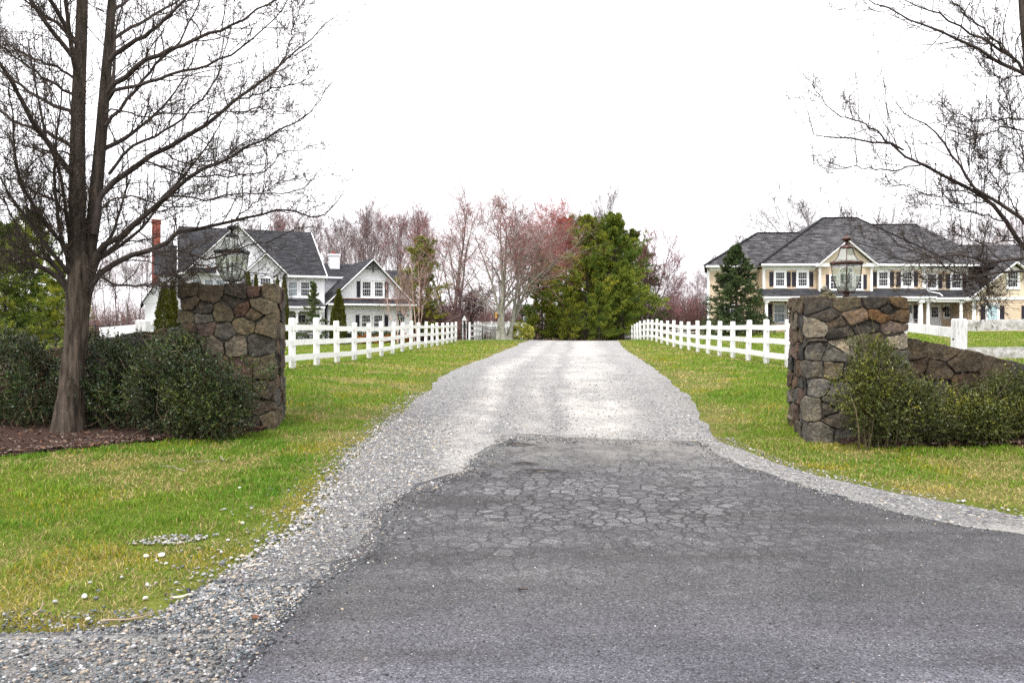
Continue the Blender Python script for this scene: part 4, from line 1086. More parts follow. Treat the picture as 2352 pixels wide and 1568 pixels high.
# Palladian group in the bay
T.window(X_(29.1), Z(3.95), 1.1, 1.35, -.6, 4, 2, trim=.12); T.window(X_(28.0), Z(3.85), .55, 1.15, -.6, 2, 2, trim=.1); T.window(X_(30.2), Z(3.85), .55, 1.15, -.6, 2, 2, trim=.1)
mb = MB(); cu, zz = X_(29.1), Z(4.75)
an = np.linspace(0, math.pi, 13)
mb.add([(cu, -.64, zz)] + [(cu + .55*math.cos(a), -.64, zz + .42*math.sin(a)) for a in an], [(0, i + 1, i + 2) for i in range(12)])
fan = mb.build('fanlight', M['window_glass'], T.e)
mb = MB(); polytube(mb, [(cu + .6*math.cos(a), -.66, zz + .47*math.sin(a)) for a in an], .06, 6)
for a in an[3:-3:3]: polytube(mb, [(cu, -.655, zz), (cu + .55*math.cos(a), -.655, zz + .42*math.sin(a))], .012, 5)
mb.build('fanlight_frame', M['white_trim'], fan)
T.shutter(X_(27.5), Z(3.9), .3, 1.25, -.6); T.shutter(X_(30.75), Z(3.9), .3, 1.25, -.6)
# porch
pe = Z(2.62)
T.roof('porch_roof', [[(X_(21.5), -2.0, pe), (X_(36.2), -2.0, pe), (X_(36.2), 0, Z(3.32)), (X_(21.5), 0, Z(3.32))], [(X_(36.3), -1.75, Z(2.55)), (X_(39.5), -1.75, Z(2.55)), (X_(40.4), .35, Z(3.24)), (X_(36.3), .35, Z(3.24))]], 'roof_white', .1)
T.gutter((X_(21.4), -2.03, Z(2.5)), (X_(36.25), -2.03, Z(2.5)), h=.15); T.gutter((X_(36.3), -1.78, Z(2.42)), (X_(39.4), -1.78, Z(2.42)), h=.15)
T.box('porch_beam', M['white_trim'], (X_(21.6), -1.9, Z(2.18)), (X_(36.1), -1.6, Z(2.42))); T.box('porch_beam', M['white_trim'], (X_(36.15), -1.65, Z(2.1)), (X_(39.3), -1.4, Z(2.34)))
T.box('porch_ceiling', M['dark_wall'], (X_(21.6), -1.6, Z(2.42)), (X_(39.3), 1.48, Z(2.46)))
T.box('porch_floor', mat('porch_boards', (.32, .24, .17), .7), (X_(21.5), -2.0, -.25), (X_(39.4), 1.47, Z(.02)))
T.box('house_side_wall', M[W], (X_(39.3), -1.4, 0), (X_(39.38), 1.5, Z(2.4)))
for x, v, r in ((21.8, -1.75, .14), (23.8, -1.75, .14), (28.0, -1.75, .14), (31.0, -1.75, .14), (35.0, -1.75, .2), (35.75, -1.55, .14), (38.6, -1.55, .14)):
    T.column(X_(x), v, Z(.02), Z(2.16), r)
T.window(X_(24.0), Z(1.2), .95, 1.55, 1.5, 3, 2, trim=.09, glass='curtain_glass', head=.1); T.window(X_(25.1), Z(1.2), .95, 1.55, 1.5, 3, 2, trim=.09, head=.1)
T.shutter(X_(23.15), Z(1.2), .36, 1.65, 1.5); T.shutter(X_(25.95), Z(1.2), .36, 1.65, 1.5)
T.window(X_(35.5), Z(1.2), .8, 1.45, 1.5, 3, 3, trim=.13, head=.1); T.shutter(X_(36.25), Z(1.15), .36, 1.55, 1.5)
T.window(X_(33.2), Z(1.2), .8, 1.45, 1.5, 3, 3, trim=.13, head=.1, shut=.36)
def door(H, u, v, z0, w, h, glass=True, m='white_trim', handle=1):
    mb = MB(); mb.box((u - w/2, v - .05, z0), (u - w/2 + .13, v - .025, z0 + h)); mb.box((u + w/2 - .13, v - .05, z0), (u + w/2, v - .025, z0 + h))
    mb.box((u - w/2 + .13, v - .05, z0), (u + w/2 - .13, v - .025, z0 + h * (.45 if glass else 1))); mb.box((u - w/2 + .13, v - .05, z0 + h - .13), (u + w/2 - .13, v - .025, z0 + h))
    if glass:
        for i in (1, 2): q = u - w/2 + .13 + (w - .26) * i / 3; mb.box((q - .01, v - .049, z0 + h*.45), (q + .01, v - .026, z0 + h - .13))
        for i in (1, 2): q = z0 + h*.45 + (h*.55 - .13) * i / 3; mb.box((u - w/2 + .13, v - .048, q - .01), (u + w/2 - .13, v - .027, q + .01))
    d = mb.build('door', M[m], H.e)
    mb = MB(); mb.box((u - w/2 - .14, v - .08, z0), (u - w/2 - .01, v - .02, z0 + h + .14)); mb.box((u + w/2 + .01, v - .08, z0), (u + w/2 + .14, v - .02, z0 + h + .14)); mb.box((u - w/2 - .01, v - .08, z0 + h + .01), (u + w/2 + .01, v - .02, z0 + h + .14)); mb.build('door_frame', M['white_trim'], d)
    if glass: MB().box((u - w/2 + .13, v - .035, z0 + h*.45), (u + w/2 - .13, v - .03, z0 + h - .13)).build('pane', M['window_glass'], d)
    MB().box((u + handle*(w/2 - .1) - .02, v - .11, z0 + .95), (u + handle*(w/2 - .1) + .02, v - .05, z0 + 1.0)).build('handle', M['black_iron'], d)
door(T, X_(37.95), 1.5, Z(.03), .82, 1.85); door(T, X_(29.4), 1.5, Z(.03), .95, 2.0, False, 'black_paint')
T.window(X_(39.0) + .05, Z(1.35), .5, 1.0, 1.5, 3, 2, trim=.1, split=False, head=.08)
mb = MB(); lathe(mb, [(.02,-.02),(.10,0),(.13,.25),(.05,.33),(.02,.4)], 10, (X_(38.72), 1.36)); o = mb.build('wall_lantern', M['black_iron'], T.e); o.location.z = Z(1.35)
T.pipe([(X_(36.15), -.6, Z(5.3)), (X_(36.2), -.15, Z(5.05)), (X_(36.2), -.12, Z(3.5)), (X_(36.25), -.4, Z(3.1)), (X_(36.9), -1.3, Z(2.85)), (X_(36.95), -1.7, Z(2.6))], .05)
T.pipe([(X_(39.4), -1.75, Z(2.4)), (X_(39.75), -1.75, Z(2.1)), (X_(39.8), -2.0, Z(1.9)), (X_(39.8), -2.0, 0)], .05)
T.pipe([(X_(21.8), -.6, Z(5.3)), (X_(22.05), -.12, Z(5.0)), (X_(22.05), -.12, Z(3.3))], .05)
# garage wing with cross gable
ge, gap_, gc, gh = Z(2.62), Z(5.62), X_(42.75), 4.0
T.clap('wall', M[W], X_(39.4), X_(46.2), 0, Z(2.3), -2.0)
T.clap('gable_shingles', M['cream_shingle'], 0, 0, Z(2.5), gap_ - .25, -2.0, .17, (gc, gap_ - .25, 3.75))
T.box('house_core', M['dark_wall'], (X_(39.42), -1.97, -.3), (X_(46.15), 9.5, Z(2.6)))
T.box('belt_board', M['white_trim'], (X_(39.5), -2.09, Z(2.3)), (X_(46.3), -2.001, Z(2.52)))
T.box('corner_board', M['white_trim'], (X_(39.3), -2.05, 0), (X_(39.58), -1.975, Z(2.3)))
T.clap_side('side_wall', M[W], -2.0, 1.5, 0, Z(2.4), X_(39.4), -1)
T.roof('garage_roof', [[(gc - gh, -2.5, ge - .1), (gc, -2.5, gap_), (gc, 3, gap_), (gc - gh, 3, ge - .1)], [(gc, -2.5, gap_), (gc + gh, -2.5, ge - .1), (gc + gh, 3, ge - .1), (gc, 3, gap_)]], 'roof_tan')
T.roof('garage_roof', [[(X_(40.0), -1.2, Z(3.3)), (X_(52), -1.2, Z(3.3)), (X_(52), 5.4, Z(7.75)), (X_(40.0), 5.4, Z(7.75))], [(X_(40.0), 12, Z(3.3)), (X_(52), 12, Z(3.3)), (X_(52), 5.4, Z(7.75)), (X_(40.0), 5.4, Z(7.75))]], 'roof_tan')
T.box('house_core', M['dark_wall'], (X_(46.2), -1.9, -.3), (X_(51.6), 11.5, Z(3.3)))
T.clap('wall', M[W], X_(46.2), X_(51.7), 0, Z(3.3), -1.95)
mb = MB()
for sg in (-1, 1): mb.bar((gc + sg * (gh + .05), -2.54, ge - .30), (gc + sg*.02, -2.54, gap_ - .18), .06, .32, up=(0, 1, 0))
mb.build('rake_board', M['white_trim'], T.e)
T.box('eave_return', M['white_trim'], (gc - gh - .15, -2.5, ge - .42), (gc - gh + .95, -2.02, ge - .12))
T.window(gc, Z(4.05), .85, 1.35, -2.0, 4, 2, trim=.15)
mb = MB(); mb.add([(gc, -2.06, Z(4.88))] + [(gc + .5*math.cos(a), -2.06, Z(4.88) + .22*math.sin(a)) for a in an], [(0, i + 1, i + 2) for i in range(12)]); mb.build('arched_header', M['white_trim'], T.e)
T.window(X_(41.0), Z(1.08), .88, 1.4, -2.0, 4, 2, trim=.16, glass='blind_glass', head=.1, shut=.38)
T.window(X_(44.5), Z(1.08), .88, 1.4, -2.0, 4, 2, trim=.16, head=.1, shut=.38)
T.window(X_(19.6), Z(4.1), .8, 1.22, 1.5, 4, 2, trim=.14, shut=.34); T.window(X_(19.6), Z(1.2), .9, 1.5, 1.5, 4, 2, trim=.14, shut=.34)

# white porch chairs
def chair(x, y, rz, label):
    e = empty('porch_chair', (x, y, Z(.02) - g), label, 'chair', 'white chairs on the tan porch', rz)
    mb = MB()
    for i in range(6): mb.box((-.28 + i*.095, -.3, .36), (-.28 + i*.095 + .08, .25, .39))
    mb.build('seat', M['white_trim'], e)
    mb = MB()
    for i in range(6): mb.add([(-.28+i*.095,.22,.4),(-.2+i*.095,.22,.4),(-.2+i*.095,.42,1.12),(-.28+i*.095,.42,1.12),(-.28+i*.095,.25,.4),(-.2+i*.095,.25,.4),(-.2+i*.095,.45,1.12),(-.28+i*.095,.45,1.12)], [(0,1,2,3),(7,6,5,4),(0,4,5,1),(1,5,6,2),(2,6,7,3),(3,7,4,0)])
    mb.build('backrest', M['white_trim'], e)
    for sx in (-.33, .29):
        MB().box((sx, -.34, .58), (sx + .08, .3, .62)).build('armrest', M['white_trim'], e)
        for yy in (-.32, .22): MB().box((sx + .015, yy, 0), (sx + .065, yy + .05, .58)).build('leg', M['white_trim'], e)
chair(25.0, 69.2, 0, 'white slatted chair on the porch below the double window'); chair(34.9, 69.4, .2, 'white slatted chair on the porch just right of the stone gatepost')

# ------------------------------------------------------------------ white house (local origin at the foot of the right gable wing)
H = House('white_house', (-11.5, 66, -1.4), R(24), 'white clapboard house with steep dark roofs and a tall red chimney')
g = 1.4; WS = M['white_side']
# right gable wing
H.clap('wall', WS, -3.7, 3.35, 0, Z(1.85), 0)
H.clap('gable_wall', WS, 0, 0, Z(1.9), Z(5.45), 0, .14, (-.13, Z(5.45), 3.45))
H.box('house_core', M['dark_wall'], (-3.67, .03, -.3), (3.32, 9, Z(1.9)))
H.clap_side('side_wall', WS, 0, 9, 0, Z(1.9), 3.35, 1); H.clap_side('side_wall', WS, 0, 5, 0, Z(1.9), -3.7, -1)
ap, ez, c_ = Z(5.68), Z(1.93), -.13
H.roof('wing_roof', [[(c_-3.85,-.45,ez),(c_,-.45,ap),(c_,9,ap),(c_-3.85,9,ez)], [(c_,-.45,ap),(c_+3.6,-.45,ez),(c_+3.6,9,ez),(c_,9,ap)]], 'roof_white')
mb = MB(); mb.bar((c_-3.88,-.5,ez-.17), (c_-.02,-.5,ap-.17), .06, .3, up=(0,1,0)); mb.bar((c_+3.63,-.5,ez-.17), (c_+.02,-.5,ap-.17), .06, .3, up=(0,1,0)); mb.build('rake_board', M['white_trim'], H.e)
H.roof('pent_roof', [[(-3.85,-.75,Z(1.9)),(3.5,-.75,Z(1.9)),(3.4,-.0,Z(2.25)),(-3.6,-.0,Z(2.25))]], 'roof_white', .1)
H.box('flashing', M['copper'], (-3.5, -.05, Z(2.25)), (3.3, -.024, Z(2.32)))
H.gutter((-3.85,-.78,Z(1.80)), (3.5,-.78,Z(1.80)), h=.14); H.box('frieze', M['white_trim'], (-3.7,-.06,Z(1.45)), (3.35,-.025,Z(1.72)))
H.window(-.56, Z(3.1), .72, 1.22, 0, 4, 2, trim=.12); H.window(.46, Z(3.1), .72, 1.22, 0, 4, 2, trim=.12); H.box('window_head', M['white_trim'], (-1.1,-.11,Z(3.84)), (1.0,-.024,Z(3.97)))
H.shutter(-1.24, Z(3.08), .28, 1.32, 0); H.shutter(1.12, Z(3.08), .28, 1.32, 0)
H.window(-.62, Z(.35), .72, 1.22, 0, 4, 2, trim=.12); H.window(.40, Z(.35), .72, 1.22, 0, 4, 2, trim=.12); H.box('window_head', M['white_trim'], (-1.2,-.11,Z(1.09)), (.98,-.024,Z(1.2)))
H.shutter(-1.32, Z(.33), .3, 1.3, 0); H.shutter(1.1, Z(.33), .3, 1.3, 0)
mb = MB()
for a, b in (((-.72,4.75),(.5,4.75)), ((-.11,4.75),(-.11,5.3)), ((-.11,4.85),(-.5,5.1)), ((-.11,4.85),(.28,5.1)), ((-.72,4.75),(-.11,5.32)), ((.5,4.75),(-.11,5.32))):
    mb.bar((a[0],-.4,Z(a[1])), (b[0],-.4,Z(b[1])), .07, .07, up=(0,1,0))
mb.bar((-.11,-.4,Z(4.45)), (-.11,-.4,Z(4.75)), .09, .09, up=(0,1,0)); mb.build('gable_truss', M['black_paint'], H.e)
# rear piece behind the wing
H.box('rear_wing', WS, (1.5, 9.05, 0), (6.2, 13, Z(4.0)))
H.roof('rear_roof', [[(.5,8.3,Z(4.05)),(6.5,8.3,Z(4.05)),(6.2,11,Z(5.5)),(.5,11,Z(5.5))],[(.5,14,Z(4.05)),(6.5,14,Z(4.05)),(6.2,11,Z(5.5)),(.5,11,Z(5.5))]], 'roof_white')
H.box('dormer', WS, (3.4, 5.2, Z(2.0)), (4.9, 9.0, Z(3.9))); H.roof('dormer_roof', [[(2.2,4.8,Z(3.95)),(5.2,4.8,Z(3.95)),(5.2,9,Z(4.9)),(2.2,9,Z(4.9))]], 'roof_white')
# link with small white chimney
H.clap('wall', WS, -4.0, -.5, 0, Z(4.3), 5)
H.box('house_core', M['dark_wall'], (-3.98, 5.03, 0), (-.5, 10, Z(4.3)))
H.roof('link_roof', [[(-4.0,4.5,Z(4.3)),(0,4.5,Z(4.3)),(0,8,Z(5.75)),(-4.0,8,Z(5.75))],[(-4.0,11,Z(4.3)),(0,11,Z(4.3)),(0,8,Z(5.75)),(-4.0,8,Z(5.75))]], 'roof_white')
H.gutter((-4.0,4.45,Z(4.25)), (-.8,4.45,Z(4.25)))
cm = MB(); cm.box((-2.25,6.6,Z(4.5)), (-1.4,7.4,Z(6.35))); cm.box((-2.32,6.53,Z(6.35)), (-1.33,7.47,Z(6.5))); ch = cm.build('chimney', M['white_side'], H.e)
MB().box((-2.05,6.8,Z(6.5)), (-1.75,7.1,Z(6.75))).build('flue', M['brick'], ch)
# main block
H.clap('wall', WS, -14.6, -4.0, 0, Z(4.0), 0); H.clap_side('side_wall', WS, 0, 10, 0, Z(4.0), -4.0, 1)
H.box('house_core', M['dark_wall'], (-14.57, .03, -.3), (-4.03, 10, Z(4.0)))
H.roof('roof', [[(-15.0,-.4,Z(4.05)),(-3.85,-.4,Z(4.05)),(-4.2,5,Z(8.15)),(-14.8,5,Z(8.15))],[(-15.0,10.5,Z(4.05)),(-3.85,10.5,Z(4.05)),(-4.2,5,Z(8.15)),(-14.8,5,Z(8.15))]], 'roof_white')
mb = MB(); mb.add([(-4.0,0,Z(4.0)),(-4.0,10,Z(4.0)),(-4.0,5,Z(7.9))], [(0,1,2)]); mb.add([(-14.6,0,Z(4.0)),(-14.6,10,Z(4.0)),(-14.6,5,Z(7.9))], [(2,1,0)]); mb.build('gable_end', WS, H.e)
mb = MB(); mb.bar((-14.98,-.42,Z(3.9)), (-14.85,5,Z(8.0)), .07, .3); mb.build('rake_board', M['white_trim'], H.e)
mb = MB(); mb.bar((-3.85,-.42,Z(3.9)), (-4.18,5,Z(8.0)), .07, .25); mb.build('rake_board', M['white_trim'], H.e)
H.gutter((-15.0,-.45,Z(3.98)), (-3.85,-.45,Z(3.98))); H.box('frieze', M['white_trim'], (-14.6,-.06,Z(3.72)), (-4.0,-.025,Z(3.9)))
# front gable
gc, gap_, ghw, gzb = -10.77, Z(7.95), 3.72, Z(4.15)
H.roof('front_gable_roof', [[(gc-ghw,-.9,gzb),(gc,-.9,gap_),(gc,5,gap_),(gc-ghw,5,gzb)],[(gc,-.9,gap_),(gc+ghw,-.9,gzb),(gc+ghw,5,gzb),(gc,5,gap_)]], 'roof_white')
H.clap('gable_wall', WS, 0, 0, Z(4.05), gap_-.2, -.5, .14, (gc, gap_-.2, 3.55))
H.box('soffit', M['white_trim'], (gc-3.5,-.5,Z(3.98)), (gc+3.5,-.003,Z(4.046)))
mb = MB()
for sg in (-1,1): mb.bar((gc+sg*(ghw+.04),-.94,gzb-.17), (gc+sg*.02,-.94,gap_-.17), .06, .32, up=(0,1,0))
mb.build('rake_board', M['white_trim'], H.e)
H.roof('pent_roof', [[(-14.2,-1.2,Z(4.12)),(-12.3,-1.2,Z(4.12)),(-12.3,-.5,Z(4.42)),(-14.2,-.5,Z(4.42))]], 'roof_white', .08)
H.box('flashing', M['copper'], (-13.0,-.56,Z(4.38)), (-11.8,-.524,Z(4.48)))
H.window(-10.77, Z(5.6), .8, 1.3, -.5, 4, 2, trim=.12)
# small entry gable
sc_, sa, sh = -8.75, Z(5.72), 1.6
H.roof('entry_gable_roof', [[(sc_-sh,-1.7,Z(4.15)),(sc_,-1.7,sa),(sc_,0,sa),(sc_-sh,0,Z(4.15))],[(sc_,-1.7,sa),(sc_+sh,-1.7,Z(4.15)),(sc_+sh,0,Z(4.15)),(sc_,0,sa)]], 'roof_white', .12)
H.clap('gable_wall', WS, 0, 0, Z(4.1), sa-.15, -1.3, .14, (sc_, sa-.15, 1.45))
mb = MB()
for sg in (-1,1): mb.bar((sc_+sg*(sh+.04),-1.74,Z(4.0)), (sc_+sg*.02,-1.74,sa-.15), .06, .28, up=(0,1,0))
mb.build('rake_board', M['white_trim'], H.e)
H.clap('wall', WS, -10.1, -7.4, 0, Z(4.1), -1.3); H.box('house_core', M['dark_wall'], (-10.08,-1.27,-.2), (-7.42,.02,Z(4.1)))
H.window(-9.55, Z(3.15), .55, .95, -1.3, 3, 2, trim=.1); H.window(-8.75, Z(3.2), .8, 1.05, -1.3, 4, 2, trim=.1); H.window(-7.95, Z(3.15), .55, .95, -1.3, 3, 2, trim=.1)
for x in (-13.6, -12.75, -11.9, -11.0):
    H.window(x, Z(3.05), .62, 1.1, 0, 3, 2, trim=.1, glass='curtain_glass')
H.window(-6.5, Z(3.0), .68, 1.14, 0, 4, 2, trim=.11, glass='curtain_glass'); H.window(-5.55, Z(3.0), .68, 1.14, 0, 4, 2, trim=.11)
H.shutter(-4.88, Z(2.95), .26, 1.2, 0); H.shutter(-7.15, Z(2.95), .26, 1.2, 0)
# porch
H.roof('porch_roof', [[(-14.8,-2.3,Z(1.6)),(-4.4,-2.3,Z(1.6)),(-4.4,-.02,Z(2.2)),(-14.8,-.02,Z(2.2))]], 'roof_white', .1)
H.gutter((-14.8,-2.33,Z(1.5)), (-4.4,-2.33,Z(1.5)), h=.14); H.box('porch_beam', M['white_trim'], (-14.6,-2.2,Z(1.2)), (-4.5,-1.95,Z(1.42)))
H.box('porch_ceiling', M['dark_wall'], (-14.6,-1.95,Z(1.4)), (-4.5,-.03,Z(1.44))); H.box('porch_floor', M['mortar'], (-14.7,-2.3,-.2), (-4.5,-.03,.25))
for x in (-13.5, -11.5, -9.0, -6.5, -4.7): H.column(x, -2.05, .25, Z(1.2), .12)
H.window(-6.0, Z(.3), 1.0, 1.3, 0, 3, 2, trim=.1); H.window(-13, Z(.3), 1.0, 1.3, 0, 3, 2, trim=.1)
door(H, -8.6, -1.3, .25, .95, 2.05)
# lower left wing and the tall brick chimney
H.clap('wall', WS, -16.3, -14.6, 0, Z(4.0), 1.5); H.box('house_core', M['dark_wall'], (-16.28,1.53,0), (-14.58,9,Z(4.0)))
H.roof('side_roof', [[(-16.6,1.1,Z(4.05)),(-14.7,1.1,Z(4.05)),(-14.7,5.2,Z(6.6)),(-16.6,5.2,Z(6.6))],[(-16.6,9.4,Z(4.05)),(-14.7,9.4,Z(4.05)),(-14.7,5.2,Z(6.6)),(-16.6,5.2,Z(6.6))]], 'roof_white')
H.clap('wall', WS, -17.2, -15.3, 0, Z(1.7), 0); H.box('house_core', M['dark_wall'], (-17.18,.03,0), (-15.3,6,Z(1.7)))
H.roof('side_roof', [[(-16.25,-.4,Z(3.6)),(-15.0,-.4,Z(1.65)),(-15.0,6,Z(1.65)),(-16.25,6,Z(3.6))],[(-16.25,-.4,Z(3.6)),(-17.5,-.4,Z(1.65)),(-17.5,6,Z(1.65)),(-16.25,6,Z(3.6))]], 'roof_white')
mb = MB(); mb.add([(-17.4,-.02,Z(1.7)),(-15.1,-.02,Z(1.7)),(-16.25,-.02,Z(3.45))], [(0,1,2)]); mb.build('gable_wall', WS, H.e)
cm = MB(); cm.box((-16.75,6.2,0), (-16.1,7.2,Z(8.45))); cm.box((-16.8,6.15,Z(8.45)), (-16.05,7.25,Z(8.75))); cm.build('chimney', M['brick'], H.e)
# ------------------------------------------------------------------ branching
def grow(S_, D, L, n, wob, trop, r):
    P = [S_]; d = nrm(D); st = (L / n)[:, None]
    for i in range(n):
        d = nrm(d + wob * r.normal(size=d.shape) + np.asarray(trop)); P.append(P[-1] + d * st)
    return np.stack(P, 1)
def taper(r0, r1, m, p=1.0):
    t = np.linspace(0, 1, m)[None, :] ** p
    return r0[:, None] * (1 - t) + np.broadcast_to(r1, r0.shape)[:, None] * t
def kids(P, Rr, n, t0, t1, ang, sd, r, flat=0.0):
    """n children on each branch of P: start points, directions, parent radius, position, parent index"""
    N_, m, _ = P.shape
    idx = np.repeat(np.arange(N_), n)
    t = t0 + (t1 - t0) * ((np.tile(np.arange(n), N_) + r.rand(N_ * n)) / n)
    f = t * (m - 1); i = np.minimum(f.astype(int), m - 2); w = (f - i)[:, None]
    A, B = P[idx, i], P[idx, i + 1]
    S_ = A * (1 - w) + B * w; T = nrm(B - A)
    rad = Rr[idx, i] * (1 - w[:, 0]) + Rr[idx, i + 1] * w[:, 0]
    q = nrm(np.cross(T, r.normal(size=T.shape)))
    if flat: q[:, 2] *= (1 - flat); q = nrm(q)
    a = (R(ang) + R(sd) * r.randn(len(idx)))[:, None]
    return S_, nrm(T * np.cos(a) + q * np.sin(a)), rad, t, idx
def plen(P): return np.linalg.norm(P[:, 1:] - P[:, :-1], axis=-1).sum(1)
def add_tubes(mb, P, Rr, k, tint, r=None, var=.25):
    V, Fq = tubes(P, Rr, k)
    t = np.broadcast_to(np.asarray(tint, float), (len(P), 3))
    if r is not None: t = t * (1 - var / 2 + var * r.rand(len(P), 1))
    mb.add(V, [Fq], np.repeat(t, P.shape[1] * k, 0))
def rhombi(mb, C, D, L, W, tint, r, asym=.45):
    """one diamond leaf per row from C along D"""
    n = len(C); D = nrm(D); q = nrm(np.cross(D, r.normal(size=D.shape)))
    L = np.broadcast_to(L, n)[:, None]; W = np.broadcast_to(W, n)[:, None]
    V = np.stack([C, C + D * L * asym + q * W, C + D * L, C + D * L * asym - q * W], 1)
    mb.add(V.reshape(-1, 3), [np.arange(4 * n).reshape(n, 4)], np.repeat(np.broadcast_to(tint, (n, 3)), 4, 0))
def resample(pts, m):
    P = np.array(pts, float); s = np.concatenate([[0], np.cumsum(np.linalg.norm(P[1:] - P[:-1], axis=1))]); s /= s[-1]
    u = np.linspace(0, 1, m)
    # Catmull-Rom through the points
    tg = np.gradient(P, s, axis=0)
    k = np.clip(np.searchsorted(s, u, 'right') - 1, 0, len(P) - 2)
    h = (s[k + 1] - s[k])[:, None]; t = ((u - s[k]) / (s[k + 1] - s[k]))[:, None]
    return (2*t**3-3*t**2+1)*P[k] + (t**3-2*t**2+t)*h*tg[k] + (-2*t**3+3*t**2)*P[k+1] + (t**3-t**2)*h*tg[k+1]

DKB = (.050, .039, .035)
def pear_tree(base, trunk, trunk_r, leaders, limbs, extra, seed, label, n2=18, n3=6):
    r = rs(seed); bx, by = base; bz = tz(bx, by)
    e = empty('pear_tree', (bx, by, bz), label, 'tree', 'bare pear trees at the gate')
    O = np.array([bx, by, bz])
    tm = MB(); M_ = 60
    P = resample(trunk, M_) - O; rad = np.interp(np.linspace(0, 1, M_), np.linspace(0, 1, len(trunk_r)), trunk_r)
    V, Fq = tubes(P[None], rad[None], 30)
    V2 = []
    for i, v in enumerate(V):
        c = P[i // 30]; d = Vector(v - c); f = Vector((v[0] * 1, v[1] * 1, v[2] * .22))
        rel = d.length and 1 + .10 * mnoise.noise(Vector((f.x * 16, f.y * 16, f.z * 16)) + Vector((seed, 0, 0))) + .06 * mnoise.noise(f * 40)
        h = v[2]
        if h < .45: rel *= 1 + .14 * math.sin(5 * math.atan2(d.y, d.x) + 1) * (1 - h / .45)
        V2.append(c + np.array(d) * rel)
    tm.add(np.array(V2), [Fq], (.085, .066, .052))
    # leaders belong to the trunk mesh
    skel = []
    for pts, r0, r1 in leaders:
        Q = resample(pts, 26)[None] - O; Rr = taper(np.array([r0]), r1, 26)
        add_tubes(tm, Q, Rr, 14, (.066, .052, .042)); skel.append((Q[0], Rr[0]))
    tm.build('trunk', M['bark'], e, True)
    # limbs
    lm = MB(); LP, LR = [], []
    for pts, r0, r1 in limbs:
        Q = resample(pts, 18) - O
        Q[1:-1] += .012 * r.randn(16, 3)
        LP.append(Q); LR.append(np.linspace(r0, r1, 18) ** 1.0)
    for k in range(extra):      # limbs reaching towards and away from the viewer
        q, rr = skel[k % len(skel)]; i = r.randint(5, 24)
        a = (1 if k % 2 else -1) * (math.pi / 2 + .7 * r.randn())
        d = np.array([math.cos(a), math.sin(a), .75])
        g_ = grow(q[i][None], d[None], np.array([1.6 + 1.6 * r.rand()]), 17, .07, (0, 0, .03), r)
        LP.append(g_[0]); LR.append(np.linspace(rr[i] * .42, .006, 18))
    LP, LR = np.array(LP), np.array(LR)
    add_tubes(lm, LP, LR, 9, DKB, r)
    ln = plen(LP)
    S2, D2, r2, t2, i2 = kids(LP, LR, n2, .12, 1.0, 48, 14, r)
    D2 = nrm(D2 + np.array([0, 0, .18])); L2 = (.28 + .75 * r.rand(len(S2))) * (1.15 - .55 * t2) * np.clip(ln[i2] / 2.4, .45, 1.3)
    P2 = grow(S2, D2, L2, 8, .17, (0, 0, .035), r); R2 = taper(np.clip(r2 * .5, .0026, .0085), .0018, 9)
    add_tubes(lm, P2, R2, 5, DKB, r)
    # upright water sprouts
    S5, D5, r5, t5, i5 = kids(LP, LR, 2, .08, .7, 70, 10, r)
    D5 = nrm(D5 * .15 + np.array([0, 0, 1.0])); P5 = grow(S5, D5, .5 + 1.1 * r.rand(len(S5)), 8, .05, (0, 0, .06), r); R5 = taper(np.full(len(S5), .0055), .0018, 9)
    add_tubes(lm, P5, R5, 4, DKB, r)
    PA = np.concatenate([P2, P5]); RA = np.concatenate([R2, R5])
    S3, D3, r3, t3, i3 = kids(PA, RA, n3, .15, 1.0, 50, 16, r)
    L3 = (.10 + .26 * r.rand(len(S3))); P3 = grow(S3, nrm(D3 + np.array([0, 0, .25])), L3, 5, .22, (0, 0, .05), r); R3 = taper(np.clip(r3 * .65, .0024, .0045), .0018, 6)
    add_tubes(lm, P3, R3, 3, (.055, .042, .036), r)
    # spurs with buds on everything thin
    PB = [(P3, R3, 4), (PA, RA, 9)]
    tips = []
    for Pp, Rp, n in PB:
        S4, D4, r4, t4, i4 = kids(Pp, Rp, n, .08, 1.0, 55, 18, r)
        P4 = grow(S4, D4, .018 + .055 * r.rand(len(S4)) ** 1.5, 2, .3, (0, 0, .12), r); R4 = taper(np.full(len(S4), .0027), .0022, 3)
        add_tubes(lm, P4, R4, 3, (.05, .038, .032), r); tips.append((P4[:, -1], P4[:, -1] - P4[:, -2]))
    tips.append((P3[:, -1], P3[:, -1] - P3[:, -2]))
    C = np.concatenate([a for a, b in tips]); D = np.concatenate([b for a, b in tips])
    pal = np.array([(.10, .075, .05), (.16, .115, .07), (.07, .05, .035), (.24, .17, .08)])
    for s in (0, 1): rhombi(lm, C - nrm(D) * .003, D, .017, .0042, pal[r.choice(4, len(C), p=[.4, .3, .22, .08])], r)
    lm.build('crown', M['twig'], e, True)
    return e

def px(pts, Y, dY=0.0, r=None):
    """traced points laid out at distance Y, drifting by dY towards the tip"""
    n = len(pts)
    return [at(x, y, Y + dY * (i / max(1, n - 1)) ** 1.2) for i, (x, y) in enumerate(pts)]

